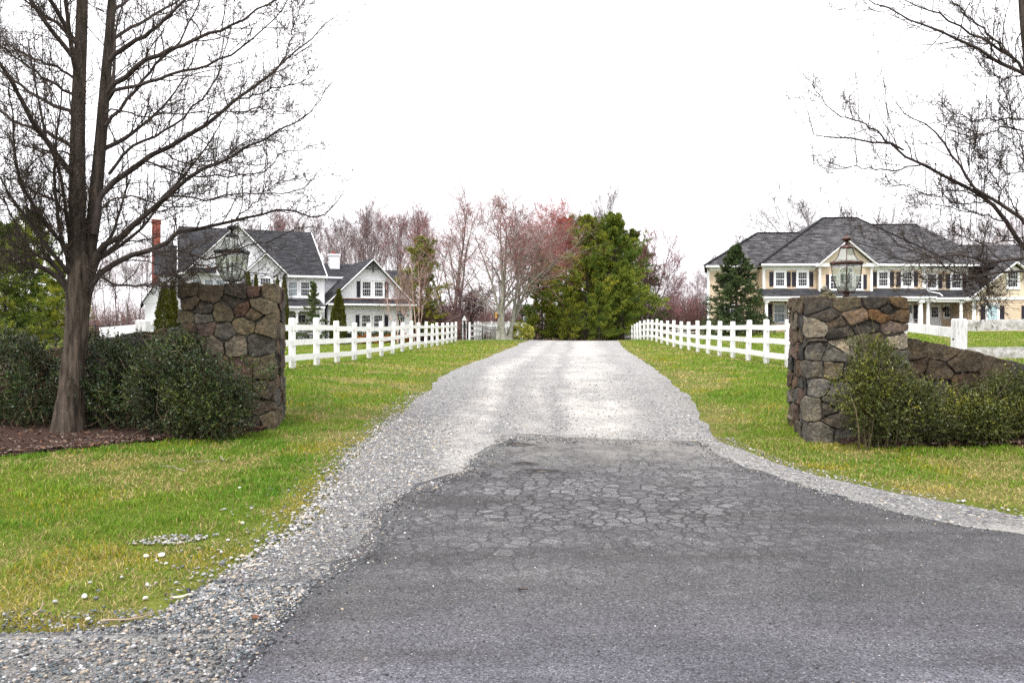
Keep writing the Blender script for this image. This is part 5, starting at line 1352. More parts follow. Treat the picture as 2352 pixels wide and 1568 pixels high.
# left pear tree
YL = 10.2; rl = rs(4)
trunkL = px([(158, 1002), (160, 960), (165, 900), (171, 820), (177, 740), (181, 670), (184, 610), (185, 550)], YL)
trunk_rL = [.21, .172, .152, .142, .139, .146, .13, .03]
leadL = [(px([(182, 640), (178, 560), (177, 500), (178, 420), (178, 340), (180, 250), (183, 160), (187, 70), (189, 0), (191, -120), (193, -300)], YL), .112, .045),
         (px([(196, 640), (205, 570), (214, 510), (221, 440), (228, 360), (234, 290), (241, 200), (249, 110), (256, 20), (262, -80), (272, -260)], YL + .1, .3), .093, .036),
         (px([(180, 690), (168, 630), (162, 590), (158, 560)], YL), .08, .06), (px([(184, 720), (200, 650), (214, 610), (226, 580)], YL), .07, .06)]
limbsL = [
 ([(216,540),(222,490),(236,440),(286,399),(366,348),(465,293),(549,227),(622,172),(677,121),(732,73),(775,35)], .062),
 ([(208,640),(220,590),(240,566),(278,542),(322,502),(366,465),(458,395),(531,359),(630,304),(696,271),(735,225)], .060),
 ([(206,660),(225,632),(250,612),(290,590),(321,580),(371,566),(406,536),(453,524),(497,514),(541,506),(603,492),(638,480),(746,496),(790,440)], .056),
 ([(321,580),(371,576),(409,575),(480,591),(550,570),(585,561),(638,548),(689,518),(725,520)], .024),
 ([(350,578),(392,589),(427,599),(480,613),(532,612),(585,627),(638,634)], .020),
 ([(205,690),(219,640),(232,632),(246,643),(291,656),(335,656),(393,639),(420,608),(455,560)], .030),
 ([(335,656),(372,660),(410,655),(440,640)], .012),
 ([(248,230),(256,212),(304,201),(366,179),(439,161),(513,135),(586,84),(641,33),(665,-10)], .034),
 ([(248,215),(256,198),(286,176),(330,143),(392,114),(458,88),(531,59),(623,4),(700,-50)], .050),
 ([(252,140),(264,125),(293,106),(330,84),(373,51),(421,0),(460,-40),(500,-90)], .046),
 ([(243,290),(256,271),(304,216),(344,161),(403,106),(432,55),(458,0),(480,-60)], .032),
 ([(250,400),(293,344),(366,304),(439,249),(483,205),(509,154),(524,92),(540,40)], .028),
 ([(300,385),(341,370),(381,388),(439,403),(531,401),(615,388),(641,355),(696,341),(740,330)], .020),
 ([(340,366),(366,348),(403,370),(461,385),(513,366),(542,341)], .014),
 ([(366,465),(388,450),(476,458),(549,443),(622,447),(696,432),(732,406)], .018),
 ([(236,478),(256,461),(293,450),(348,465),(403,476),(476,465),(520,445)], .018),
 ([(243,262),(253,250),(315,269),(366,262),(439,260),(524,256),(586,256),(630,267)], .016),
 ([(465,293),(500,262),(545,258),(600,250),(650,262),(690,255)], .014),
 ([(549,227),(600,215),(640,200),(690,190),(720,170)], .014),
 ([(458,395),(500,372),(560,330),(610,318),(650,330)], .012),
 ([(530,506),(570,480),(610,440),(640,420),(680,415)], .012),
 ([(622,172),(650,140),(670,90),(680,40),(700,0)], .012),
 ([(171,350),(157,333),(121,311),(55,289),(0,256),(-60,225),(-130,190)], .040),
 ([(173,270),(161,253),(121,242),(73,212),(0,161),(-60,120),(-120,70)], .038),
 ([(186,240),(172,220),(146,205),(99,176),(55,146),(0,103),(-60,60)], .028),
 ([(175,190),(161,172),(110,146),(66,125),(0,110),(-50,95)], .026),
 ([(176,100),(161,84),(135,55),(92,26),(55,0),(10,-40)], .040),
 ([(172,365),(157,352),(103,344),(48,333),(0,315),(-50,300)], .018),
 ([(170,510),(154,487),(121,458),(73,436),(29,410),(0,403),(-50,395)], .032),
 ([(160,690),(152,655),(140,643),(113,622),(68,605),(17,578),(-40,565),(-110,540)], .058),
 ([(150,660),(137,628),(118,600),(95,595),(60,560),(30,500),(5,450),(-30,420)], .036),
 ([(163,600),(143,564),(118,520),(100,480),(82,440),(60,390)], .022),
 ([(150,635),(125,615),(100,580),(85,520),(60,470),(40,400),(30,350)], .020),
 ([(113,622),(85,628),(40,625),(0,626),(-40,620)], .014)]
limbsL = [(px(p, YL, (1.5 * rl.rand() - .75) * min(1.6, abs(p[-1][0] - p[0][0]) / 300)), r0 * .73, .0042) for p, r0 in limbsL]
pear_tree(trunkL[0][:2], trunkL, trunk_rL, leadL, limbsL, 22, 12, 'tall bare tree with twin upright stems in the left mulch bed')

# right pear tree: its trunk stands just outside the photograph
YR = 9.9; rr_ = rs(6)
trunkR = px([(2452, 1035), (2450, 960), (2446, 880), (2440, 800), (2432, 720), (2424, 640), (2416, 560)], YR)
leadR = [(px([(2424, 650), (2412, 540), (2402, 430), (2390, 300), (2374, 170), (2362, 80), (2355, 0), (2350, -120), (2352, -300)], YR), .13, .05),
         (px([(2428, 650), (2440, 540), (2452, 400), (2462, 250), (2470, 80), (2480, -150)], YR + .2, .3), .11, .05)]
limbsR = [
 ([(2422,660),(2390,610),(2352,570),(2308,508),(2269,461),(2191,414),(2132,387),(2093,363),(2054,336),(2003,328),(1949,316),(1902,312),(1870,312),(1855,266),(1848,235)], .050),
 ([(2412,600),(2380,545),(2352,512),(2300,469),(2242,430),(2222,406),(2183,352),(2152,309),(2121,281),(2082,270),(2058,234)], .046),
 ([(2115,379),(2101,379),(2066,391),(2003,387),(1945,385),(1917,393),(1866,375)], .016),
 ([(2075,345),(2042,324),(1995,289),(1937,266),(1898,242),(1867,195)], .020),
 ([(2385,230),(2352,172),(2308,148),(2230,105),(2171,78),(2132,66),(2074,39),(2050,20),(1995,4),(1960,-20)], .038),
 ([(2380,215),(2352,164),(2316,125),(2261,94),(2210,62),(2152,31),(2073,0),(2020,-40)], .034),
 ([(2330,145),(2316,125),(2284,90),(2230,43),(2187,0),(2160,-50)], .024),
 ([(2392,300),(2352,277),(2308,273),(2249,277),(2210,270),(2175,250),(2136,219)], .018),
 ([(2396,330),(2352,301),(2300,291),(2269,309),(2210,309),(2152,281)], .018),
 ([(2422,640),(2390,605),(2352,596),(2321,596),(2289,600),(2267,606),(2245,600),(2219,591),(2175,587),(2140,591),(2100,598),(2061,592),(2026,578),(1991,566),(1959,554)], .030),
 ([(2425,690),(2390,635),(2352,617),(2325,626),(2265,629),(2228,635),(2202,629),(2175,615),(2149,598),(2131,584),(2096,575),(2075,568),(2049,545),(2026,520),(2006,499)], .030),
 ([(2275,628),(2267,629),(2254,659),(2251,700)], .010), ([(2268,630),(2265,643),(2268,668),(2268,705)], .010),
 ([(2235,633),(2224,635),(2184,643),(2149,640),(2128,647),(2096,643),(2070,640)], .012),
 ([(2308,508),(2280,500),(2240,490),(2190,480),(2150,470),(2100,478)], .014),
 ([(2269,461),(2240,470),(2200,468),(2160,452),(2110,440),(2060,425),(2035,430)], .014),
 ([(2222,406),(2230,370),(2240,320),(2235,280)], .010), ([(2300,469),(2290,420),(2262,370),(2250,330)], .012),
 ([(2352,570),(2320,552),(2270,560),(2220,545),(2180,540)], .014),
 ([(2352,172),(2300,180),(2260,160),(2235,128),(2215,120)], .014), ([(2390,400),(2352,360),(2335,300),(2310,220),(2300,180)], .016),
 ([(2400,430),(2370,400),(2340,395),(2310,400),(2290,380)], .014), ([(2430,560),(2480,470),(2540,400),(2620,330)], .05), ([(2436,640),(2500,560),(2600,520),(2700,480)], .05), ([(2448,400),(2510,310),(2580,240)], .04)]
limbsR = [(px(p, YR, (1.4 * rr_.rand() - .7) * min(1.5, abs(p[-1][0] - p[0][0]) / 300)), r0 * .66, .0038) for p, r0 in limbsR]
pear_tree(trunkR[0][:2], trunkR, [.24, .19, .17, .16, .16, .14, .03], leadR, limbsR, 3, 27, 'bare tree at the right picture edge reaching branches over the stone gatepost', 16, 5)

# ------------------------------------------------------------------ distant bare trees
def bare(name, seed, H, stems, cols, label, cat, loc, group=None, n=(13, 7, 6, 5), ang=(38, 42, 45, 45), lens=(.42, .45, .5, .5), twig=.009, up=.05, t0=.25, k0=9, wob=.06, base=.12):
    """stems: (lean x, lean y, length share, radius); cols: bark, limb, twig, bud colours"""
    r = rs(seed); e = empty(name, loc, label, cat, group)
    tm, cm = MB(), MB()
    S0 = np.array([(base * r.randn() * (len(stems) > 1), base * r.randn() * (len(stems) > 1), -.15) for _ in stems]); D0 = np.array([(a, b, 1.0) for a, b, l, q in stems])
    L0 = np.array([l * H for a, b, l, q in stems]); P0 = grow(S0, D0, L0, 12, wob * .6, (0, 0, up * .8), r)
    R0 = taper(np.array([q for a, b, l, q in stems]), .015, 13, .85)
    R0[:, 0] *= 1.35
    add_tubes(tm, P0, R0, k0, cols[0], r); tm.build('trunk', M['far_bark'], e, True)
    S1, D1, r1, t1, i1 = kids(P0, R0, n[0], t0, .98, ang[0], 10, r)
    L1 = L0[i1] * lens[0] * (1.25 - .85 * t1) * (.7 + .6 * r.rand(len(t1)))
    P1 = grow(S1, D1, L1, 8, wob, (0, 0, up), r); R1 = taper(np.clip(r1 * .5, .018, 1), .010, 9)
    add_tubes(cm, P1, R1, 5, cols[1], r)
    S2, D2, r2, t2, i2 = kids(P1, R1, n[1], .15, 1, ang[1], 12, r)
    L2 = L1[i2] * lens[1] * (1.2 - .7 * t2) * (.7 + .6 * r.rand(len(t2)))
    P2 = grow(S2, D2, L2, 5, wob * 1.4, (0, 0, up), r); R2 = taper(np.clip(r2 * .55, .011, 1), twig * .8, 6)
    add_tubes(cm, P2, R2, 4, cols[1], r)
    S3, D3, r3, t3, i3 = kids(P2, R2, n[2], .15, 1, ang[2], 14, r)
    L3 = np.clip(L2[i3] * lens[2] * (.7 + .6 * r.rand(len(t3))), .2, 2.0)
    P3 = grow(S3, D3, L3, 3, wob * 2, (0, 0, up), r); R3 = taper(np.full(len(S3), twig), twig * .55, 4)
    add_tubes(cm, P3, R3, 3, cols[2], r)
    if n[3]:
        S4, D4, r4, t4, i4 = kids(P3, R3, n[3], .1, 1, ang[3], 16, r)
        L4 = np.clip(L3[i4] * lens[3] * (.6 + .7 * r.rand(len(t4))), .1, .7)
        P4 = grow(S4, D4, L4, 1, 0, (0, 0, up), r)
        D = P4[:, -1] - P4[:, 0]
        rhombi(cm, P4[:, 0], D, np.linalg.norm(D, axis=1), twig * .75, np.array(cols[3]) * (.75 + .5 * r.rand(len(D), 1)), r, .6)
    cm.build('crown', M['far_bark'], e)
    return e
def place(e, x, Y, s=1.0, rz=0.0, label=None, sx=1.0, grp=None, dz=0.0):
    X = (x - CX) / F * Y
    e.location = (X, Y, tz(X, Y) - .02 + dz); e.scale = (s * sx, s * sx, s); e.rotation_euler = (0, 0, rz)
    if label: e['label'] = label
    if grp: e['group'] = grp
    return e
def scale_to(e, ytop, Y, H):
    """height scale that lifts a tree of height H at distance Y to the sketch height ytop"""
    zt = (HZ - ytop) / F * Y
    return (zt - e.location[2]) / H

GRYB, LICH, PURP, RED, PINK = (.145, .128, .118), (.25, .245, .195), (.165, .122, .125), (.23, .055, .055), (.23, .105, .11)
BRWN = (.13, .10, .085)
o3 = (0, 0, 0)
# slender wood trees (three shapes), red maples, spreading bare trees
w1 = bare('woods_tree', 31, 17, [(.02, 0, .9, .16)], (GRYB, BRWN, PURP, PINK), 'x', 'tree', o3, twig=.010, n=(16, 8, 6, 5), ang=(30, 34, 38, 40), t0=.4, up=.07)
w2 = bare('woods_tree', 32, 17, [(.05, .03, .92, .14), (-.10, .02, .85, .12)], (GRYB, BRWN, PURP, PURP), 'x', 'tree', o3, twig=.010, n=(13, 7, 6, 5), ang=(28, 32, 38, 40), t0=.42, up=.08)
w3 = bare('woods_tree', 33, 17, [(-.03, 0, .9, .15)], (GRYB, PURP, (.20,.115,.115), (.24,.095,.10)), 'x', 'tree', o3, twig=.010, n=(16, 7, 6, 4), ang=(34, 38, 40, 40), t0=.35, up=.06)
w4 = bare('woods_tree', 34, 16, [(.12, 0, .85, .15), (-.12, .05, .9, .15), (.02, -.1, .8, .12)], ((.09,.07,.06), (.09,.07,.062), (.10,.08,.078), (.12,.09,.09)), 'x', 'tree', o3, twig=.012, n=(13, 7, 6, 5), ang=(36, 40, 42, 42), lens=(.5, .5, .5, .5), t0=.3, up=.04)
HS = {id(w1): 16.6, id(w2): 16.6, id(w3): 16.6, id(w4): 15.5}
for w in (w1, w2, w3, w4): HS[w.name] = max((v[2] for ch in w.children for v in ch.bound_box), default=16)
used = set()
def wood(proto, x, Y, ytop, label, grp, seed):
    r = rs(seed)
    o = proto if proto.name not in used else copy_tree(proto)
    used.add(proto.name)
    h = HS[proto.name.split('.')[0] if proto.name not in HS else proto.name]
    place(o, x, Y); s = scale_to(o, ytop, Y, h)
    place(o, x, Y, s, r.rand() * 6.28, label, .75 + .35 * r.rand(), grp)
    return o
LB = 'slender bare tree in the woods behind the white house'
G1 = 'bare woods trees behind the white house'
seedc = 100
for x, Y, yt, p in [(560,96,505,w1),(588,90,478,w2),(612,98,492,w3),(640,88,470,w3),(668,94,452,w3),(694,100,462,w1),(722,92,470,w2),(752,98,486,w1),(782,90,478,w2),(812,86,462,w1),(834,92,448,w3),(858,88,440,w2),(884,94,446,w3),(905,86,452,w1),(925,98,470,w2),(948,90,440,w1),
                     (505,95,520,w2),(628,110,462,w2),(656,104,450,w1),(735,108,468,w3),(797,106,452,w3),(846,110,448,w1),(895,112,450,w1),(965,96,452,w2),(470,100,530,w1),(435,92,515,w3),(398,98,520,w2),(345,92,530,w1),(318,100,545,w3),(292,90,540,w2),(268,96,560,w1),(240,92,555,w3),(222,100,570,w2)]:
    seedc += 1; wood(p, x, Y, yt, LB, G1, seedc)
LR_ = 'reddish bare tree in the thicket between pines and tan house'
G2 = 'reddish bare trees between the pines and the tan house'
for x, Y, yt, p in [(1478,92,560,w3),(1505,98,610,w3),(1530,88,600,w3),(1552,96,612,w1),(1574,90,606,w3),(1596,100,592,w3),(1612,92,600,w3),(1628,96,585,w2),(1645,90,560,w1),(1560,104,630,w3),(1600,106,625,w3)]:
    seedc += 1; wood(p, x, Y, yt, LR_, G2, seedc)
LT = 'bare tree rising behind the roof of the tan house'
G3 = 'bare trees behind the tan house'
for x, Y, yt, p in [(1678,100,555,w2),(1705,96,520,w2),(1745,100,545,w1),(2062,98,440,w4),(2095,104,470,w4),(2176,102,490,w2),(2215,98,500,w3),(2255,100,470,w2),(2290,96,480,w1),(2325,100,460,w3),(2352,96,470,w2),(2395,100,455,w1)]:
    seedc += 1; wood(p, x, Y, yt, LT, G3, seedc)
seedc += 1; wood(w4, 1880, 94, 392, 'big spreading bare tree above the tan house left roof ridge', None, 7).scale[0] *= 1.35
for x, Y, yt, p, lab in [(1402,82,385,w2,'tall thin bare tree poking above the tallest pine'),(1330,86,446,w4,'bare tree crown behind the pines, left of the tall thin tree'),(1362,88,455,w2,'small bare tree top between the pines and the tall thin tree'),
                         (985,80,470,w1,'slim grey tree leaning beside the big bare tree'),(1185,84,500,w3,'reddish tree half hidden behind the lichened maple')]:
    seedc += 1; wood(p, x, Y, yt, lab, None, seedc)
# big bare tree with red buds left of the maple
t = bare('bare_tree', 41, 16, [(.03, 0, .95, .26), (.16, .05, .9, .2), (-.22, .05, .9, .18)], ((.13,.10,.09), (.15,.10,.09), (.19,.09,.085), RED), 'large dark bare tree with red buds, left of the maple clump', 'tree', o3, n=(13, 8, 6, 5), ang=(30, 34, 40, 42), lens=(.45,.42,.5,.5), t0=.22, up=.05)
h = max(v[2] for ch in t.children for v in ch.bound_box); place(t, 1040, 74); place(t, 1040, 74, scale_to(t, 398, 74, h), .3, None, 1.15)
# maple clump with pale lichened stems
t = bare('maple_tree', 43, 11.5, [(-.05, -.02, .95, .19), (.05, .02, .92, .24), (-.30, .05, .85, .13), (.36, -.05, .8, .14), (.02, .1, .9, .15)], (LICH, (.24,.22,.19), (.22,.17,.155), (.28,.09,.085)), 'multi stemmed maple with pale lichened trunks at the bend of the drive', 'tree', o3, n=(13, 8, 6, 5), ang=(40, 42, 44, 45), lens=(.62,.5,.5,.5), t0=.16, up=.02, k0=12, base=.42)
h = max(v[2] for ch in t.children for v in ch.bound_box); place(t, 1153, 57); place(t, 1153, 57, scale_to(t, 412, 57, h), 0, None, 1.25)
# red maple behind it
t = bare('maple_tree', 44, 13, [(.06, 0, .95, .2), (.2, .1, .9, .16), (-.14, .05, .88, .16)], ((.17,.13,.12), (.20,.12,.11), (.28,.08,.08), (.40,.06,.065)), 'maple glowing with red buds behind the lichened clump', 'tree', o3, n=(14, 8, 7, 6), ang=(36, 40, 44, 46), lens=(.45,.45,.5,.55), t0=.25, up=.05, twig=.011)
h = max(v[2] for ch in t.children for v in ch.bound_box); place(t, 1218, 68); place(t, 1218, 68, scale_to(t, 428, 68, h), 0, None, 1.15)
# maple leaning out right of the pines
t = bare('maple_tree', 45, 11, [(.16, 0, .95, .17), (.42, .1, .9, .15), (-.05, .1, .9, .13), (.62, -.1, .75, .1)], ((.14,.11,.11), (.17,.12,.125), (.20,.10,.11), (.28,.085,.095)), 'bare pinkish maple spreading right of the pines', 'tree', o3, n=(13, 8, 6, 5), ang=(36, 40, 42, 44), lens=(.5,.45,.5,.5), t0=.25, up=.05)
h = max(v[2] for ch in t.children for v in ch.bound_box); place(t, 1468, 74); place(t, 1468, 74, scale_to(t, 482, 74, h), 0, None, 1.0)
# two birch clumps in front of the white house
BIR = (.50, .36, .29)
for k, (x, Y, yt, lab) in enumerate([(915, 55, 600, 'slender pinkish birch clump in front of the white gable'), (955, 58, 560, 'taller birch clump at the right corner of the white house')]):
    t = bare('birch_tree', 51 + k, 6.5, [(-.06, 0, .95, .055), (.10, .03, .9, .05), (-.28, .02, .8, .04), (.2, .1, .8, .035)], (BIR, (.32,.22,.19), (.2,.13,.12), (.2,.12,.11)), lab, 'tree', o3, 'birches by the white house', n=(9, 5, 4, 2), ang=(32, 36, 40, 40), lens=(.4,.45,.5,.5), t0=.3, up=.04, twig=.006)
    h = max(v[2] for ch in t.children for v in ch.bound_box); place(t, x, Y); place(t, x, Y, scale_to(t, yt, Y, h), .5 * k)
# small dark crab tree by the arbor
t = bare('crab_tree', 57, 4.0, [(-.25, 0, .9, .07), (.2, .1, .9, .07), (.0, -.1, .8, .05)], ((.05,.04,.038), (.07,.05,.05), (.14,.085,.085), (.17,.10,.10)), 'small dark many branched tree behind the white arbor', 'tree', o3, n=(12, 7, 6, 4), ang=(45, 45, 46, 45), lens=(.6,.5,.5,.5), t0=.25)
h = max(v[2] for ch in t.children for v in ch.bound_box); place(t, 1080, 63); place(t, 1080, 63, scale_to(t, 640, 63, h), 0, None, 1.15)

# twiggy undergrowth along the wood edge
def undergrowth():
    r = rs(71); mb = MB()
    spans = [(-64, -17, 96, 2600, 5.0), (-17, -2, 92, 1300, 4.6), (-10, 2, 72, 900, 3.0), (13.5, 27, 92, 2400, 4.6), (24, 62, 112, 1300, 6), (-2, 14, 88, 900, 4)]
    for x0, x1, Y, n, hh in spans:
        x = x0 + (x1 - x0) * r.rand(n); y = Y + 9 * r.rand(n) - 3
        B = np.stack([x, y, terr(x, y) - .05], 1)
        D = np.stack([.35 * r.randn(n), .2 * r.randn(n), np.ones(n)], 1)
        P = grow(B, D, hh * (.35 + .75 * r.rand(n)), 5, .10, (0, 0, .02), r); Rr = taper(.014 + .02 * r.rand(n), .008, 6)
        pal = np.array([(.17,.12,.12),(.21,.11,.11),(.13,.10,.09),(.24,.15,.14),(.19,.085,.08)])
        t = pal[r.randint(0, 5, n)]
        V, Fq = tubes(P, Rr, 3); mb.add(V, [Fq], np.repeat(t, 18, 0))
        S1, D1, r1, t1, i1 = kids(P, Rr, 8, .25, 1, 42, 14, r)
        P1 = grow(S1, D1, .4 + 1.0 * r.rand(len(S1)), 2, .1, (0, 0, .06), r)
        V, Fq = tubes(P1, taper(np.full(len(S1), .011), .006, 3), 3); mb.add(V, [Fq], np.repeat(t[i1], 9, 0))
    tag(mb.build('undergrowth', M['far_bark']), kind='stuff')
undergrowth()

# ------------------------------------------------------------------ evergreens
def conifer(name, seed, H, Rad, label, loc, cols, prof, base=.06, nb=70, side=7, tuft=5, nl=6, L=.20, Wd=.03, droop=-.02, lift=.12, rise=55, stem_r=.16, group=None, bark=(.07,.055,.045), jag=.35, cat='tree'):
    r = rs(seed); e = empty(name, loc, label, cat, group)
    tm, cm = MB(), MB()
    P0 = grow(np.array([[0, 0, -.15]]), np.array([[.0, .0, 1.0]]), np.array([H * .97 + .15]), 12, .015, (0, 0, .05), r)
    R0 = taper(np.array([stem_r]), .012, 13); add_tubes(tm, P0, R0, 9, bark)
    t = np.sort(base + (1 - base) * (np.arange(nb) + r.rand(nb)) / nb); t[-1] = .99
    f = t * 12; i = np.minimum(f.astype(int), 11); w = (f - i)[:, None]
    S1 = P0[0, i] * (1 - w) + P0[0, i + 1] * w
    a = np.arange(nb) * 2.399 + .5 * r.randn(nb)
    el = R(rise) * t ** 1.6 + .12 * r.randn(nb) - .08
    D1 = np.stack([np.cos(a) * np.cos(el), np.sin(a) * np.cos(el), np.sin(el)], 1)
    L1 = np.clip(Rad * np.interp(t, *prof) * (1 - jag + 1.6 * jag * r.rand(nb)), .15, None)
    P1 = grow(S1, D1, L1, 7, .06, (0, 0, lift * .25 + droop), r); R1 = taper(np.clip(.012 + L1 * .014, .01, .06), .006, 8)
    add_tubes(tm, P1, R1, 4, bark)
    tm.build('trunk', M['far_bark'], e, True)
    S2, D2, r2, t2, i2 = kids(P1, R1, side, .22, 1.0, 48, 10, r, .55)
    D2 = nrm(D2 + np.array([0, 0, lift])); L2 = L1[i2] * .38 * (1.25 - .7 * t2) * (.6 + .7 * r.rand(len(t2)))
    P2 = grow(S2, D2, np.clip(L2, .12, 1.6), 4, .1, (0, 0, lift * .3), r)
    br = r.rand(nb)[i2]
    def tufts(P, n, t0, b):
        Rz = np.full(P.shape[:2], .01)
        S_, D_, rr, tt, ii = kids(P, Rz, n, t0, 1.0, 35, 18, r, .3)
        D_ = nrm(D_ + np.array([0, 0, lift]))
        C = np.repeat(S_, nl, 0); Dn = nrm(np.repeat(D_, nl, 0) * .8 + .62 * r.normal(size=(len(C), 3)))
        c0, c1, c2 = [np.array(c) for c in cols]
        q = np.clip(np.repeat(b[ii] * .55 + .45 * r.rand(len(ii)), nl) + .12 * r.randn(len(C)), 0, 1)[:, None]
        c = np.where(q < .5, c0 + (c1 - c0) * q * 2, c1 + (c2 - c1) * (q - .5) * 2)
        rhombi(cm, C, Dn, L * (.7 + .6 * r.rand(len(C))), Wd, c, r, .5)
    tufts(P2, tuft, .1, br); tufts(P1, tuft + 3, .3, r.rand(nb))
    cm.build('crown', M['needle'], e)
    return e
PINE = ((.036, .075, .015), (.115, .165, .023), (.31, .31, .04))
pp = ([0, .1, .25, .5, .75, .92, 1], [.75, .95, 1, .85, .62, .38, .14])
pa = conifer('pine_tree', 61, 13, 4.0, 'x', o3, PINE, pp, base=.13, jag=.6, nb=90, side=10, tuft=6, nl=8, L=.34, Wd=.028, stem_r=.2)
pb = conifer('pine_tree', 62, 13, 3.9, 'x', o3, ((.045,.09,.015), (.15,.19,.024), (.38,.35,.04)), pp, base=.10, jag=.6, nb=86, side=10, tuft=6, nl=8, L=.34, Wd=.028, stem_r=.18)
pc = conifer('pine_tree', 63, 12, 4.3, 'x', o3, ((.03,.065,.017), (.09,.135,.023), (.22,.24,.036)), ([0,.15,.4,.7,1],[.9,1,.88,.6,.18]), base=.06, nb=90, side=10, tuft=6, nl=8, L=.34, Wd=.028, jag=.5, stem_r=.2)
GP = 'pines at the end of the drive'
def pine(p, x, Y, yt, w, lab, grp=GP, rz=0.0):
    o = p if p.name not in used else copy_tree(p)
    used.add(p.name)
    h = {'pine_tree': 13, 'pine_tree.001': 13, 'pine_tree.002': 12}.get(p.name, 13)
    place(o, x, Y); s = scale_to(o, yt, Y, h); place(o, x, Y, s, rz, lab, 1, grp); o.scale = (s * w, s * w, s)
    return o
for p, x, Y, yt, w, lab, rz in [
 (pa, 1412, 66, 494, 1.02, 'tallest dark pine in the middle of the evergreen clump', 0),
 (pb, 1345, 64, 500, 1.0, 'yellow green pine just left of the tallest one', 1.0),
 (pc, 1300, 75, 505, .95, 'pine with pointed top behind the red budded maple', 2.0),
 (pb, 1245, 62, 585, .95, 'low yellowish pine right of the pale lichened trunks', 2.6),
 (pc, 1450, 76, 535, 1.0, 'dark pine at the right end of the evergreen clump', .7),
 (pc, 1395, 71, 520, .95, 'pine filling the gap behind the two tallest ones', 5.0),
 (pa, 1428, 62.5, 600, .95, 'mid height pine before the right end of the clump', 2.2),
 (pa, 1376, 60.5, 650, .9, 'short front pine brushing the end of the drive', 3.3),
 (pb, 1310, 60.5, 660, .8, 'short bright pine left of the front middle one', 4.0)]:
    pine(p, x, Y, yt, w, lab, GP, rz)
pine(pb, 965, 70, 548, .95, 'round topped pine behind the right corner of the white house', None, 1.2)
pine(pc, 985, 72, 690, 1.0, 'low dark evergreen between white house and big bare tree', None, .4)
for p, x, Y, yt, w, lab, rz in [(pc, 15, 46, 520, 1.0, 'dark evergreen at the left picture edge', .2), (pa, 75, 50, 478, .8, 'tall pointed evergreen behind the left pear trunk', 1.5), (pb, 128, 44, 600, 1.0, 'yellow green evergreen touching the left pear trunk', 2.5), (pb, -60, 42, 560, 1.0, 'bushy evergreen mostly cut off by the left picture edge', 3.0)]:
    pine(p, x, Y, yt, w, lab, 'evergreens at the left edge', rz)
# blue spruce before the tan house
SPR = ((.026, .048, .02), (.052, .08, .029), (.12, .15, .055))
sx_ = (1694 - CX) / F * 52
conifer('spruce_tree', 65, 6.0, 2.45, 'dense dark spruce on the lawn before the tan house', (sx_, 52, tz(sx_, 52)), SPR, ([0, .04, .12, .5, .85, 1], [.9, 1, 1, .68, .27, .06]), base=.02, nb=140, side=10, tuft=7, nl=6, L=.13, Wd=.02, lift=.02, droop=-.025, rise=40, stem_r=.11, jag=.16)
sx_ = (720 - CX) / F * 57
conifer('spruce_tree', 66, 4.6, 1.35, 'open pale green spruce before the white porch', (sx_, 57, tz(sx_, 57)), ((.045,.075,.03),(.085,.12,.04),(.16,.17,.06)), ([0, .15, .5, .8, 1], [1, .95, .5, .22, .08]), base=.04, nb=44, side=6, tuft=5, nl=6, L=.13, Wd=.022, lift=.05, rise=40, stem_r=.07, jag=.4)

def arborvitae(seed, H, W_):
    r = rs(seed); n = 5200; t = r.rand(n) ** .8
    rad = W_ * np.interp(t, [0, .06, .25, .55, .8, 1], [.5, .85, 1, .8, .42, .02]) * (.8 + .25 * r.rand(n) + .08 * np.sin(t * 40))
    a = r.rand(n) * 6.283; C = np.stack([rad * np.cos(a), rad * np.sin(a), t * H], 1)
    D = np.stack([.5 * np.cos(a), .5 * np.sin(a), np.ones(n)], 1) + .3 * r.randn(n, 3)
    cols = np.array([(.06,.068,.010),(.085,.09,.013),(.04,.052,.010),(.12,.115,.018)])[r.randint(0, 4, n)]
    mb = MB(); rhombi(mb, C, D, .10 + .14 * r.rand(n), .032, cols * (.8 + .4 * r.rand(n, 1)), r, .55)
    st = MB(); lathe(st, [(.06, -.1), (.05, .3), (.01, H * .9)], 8, tint=(.08, .06, .045))
    e = empty('arborvitae', (0, 0, 0), 'x', 'shrub', 'columnar evergreens around the white house')
    st.build('trunk', M['far_bark'], e); mb.build('foliage', M['needle'], e)
    return e
av = [arborvitae(81, 3.4, .52), arborvitae(82, 3.4, .40)]
for k, (x, Y, yt, w, lab) in enumerate([
 (378, 52, 648, 1.15, 'fat cone shaped arborvitae left of the stone gatepost'), (396, 53, 645, 1.05, 'arborvitae touching the fatter one at the gatepost'),
 (570, 58, 625, .8, 'thin arborvitae tip behind the left gatepost lantern'), (588, 58.5, 632, .75, 'slightly lower arborvitae tip above the gatepost'), (637, 58, 638, .7, 'arborvitae tip at the right end of the gatepost top'),
 (653, 57, 636, .8, 'narrow dark arborvitae right beside the stone gatepost'), (778, 58, 664, 1.05, 'tapered arborvitae before the white gable wing'), (765, 58.6, 705, .8, 'short arborvitae leaning on the tapered one')]):
    p = av[k % 2]; o = p if k < 2 else copy_tree(p)
    place(o, x, Y); s = scale_to(o, yt, Y, 3.5); place(o, x, Y, s, k * 1.1, lab); o.scale = (s * w * .95 if s < 1 else w * .95, s * w * .95 if s < 1 else w * .95, s)

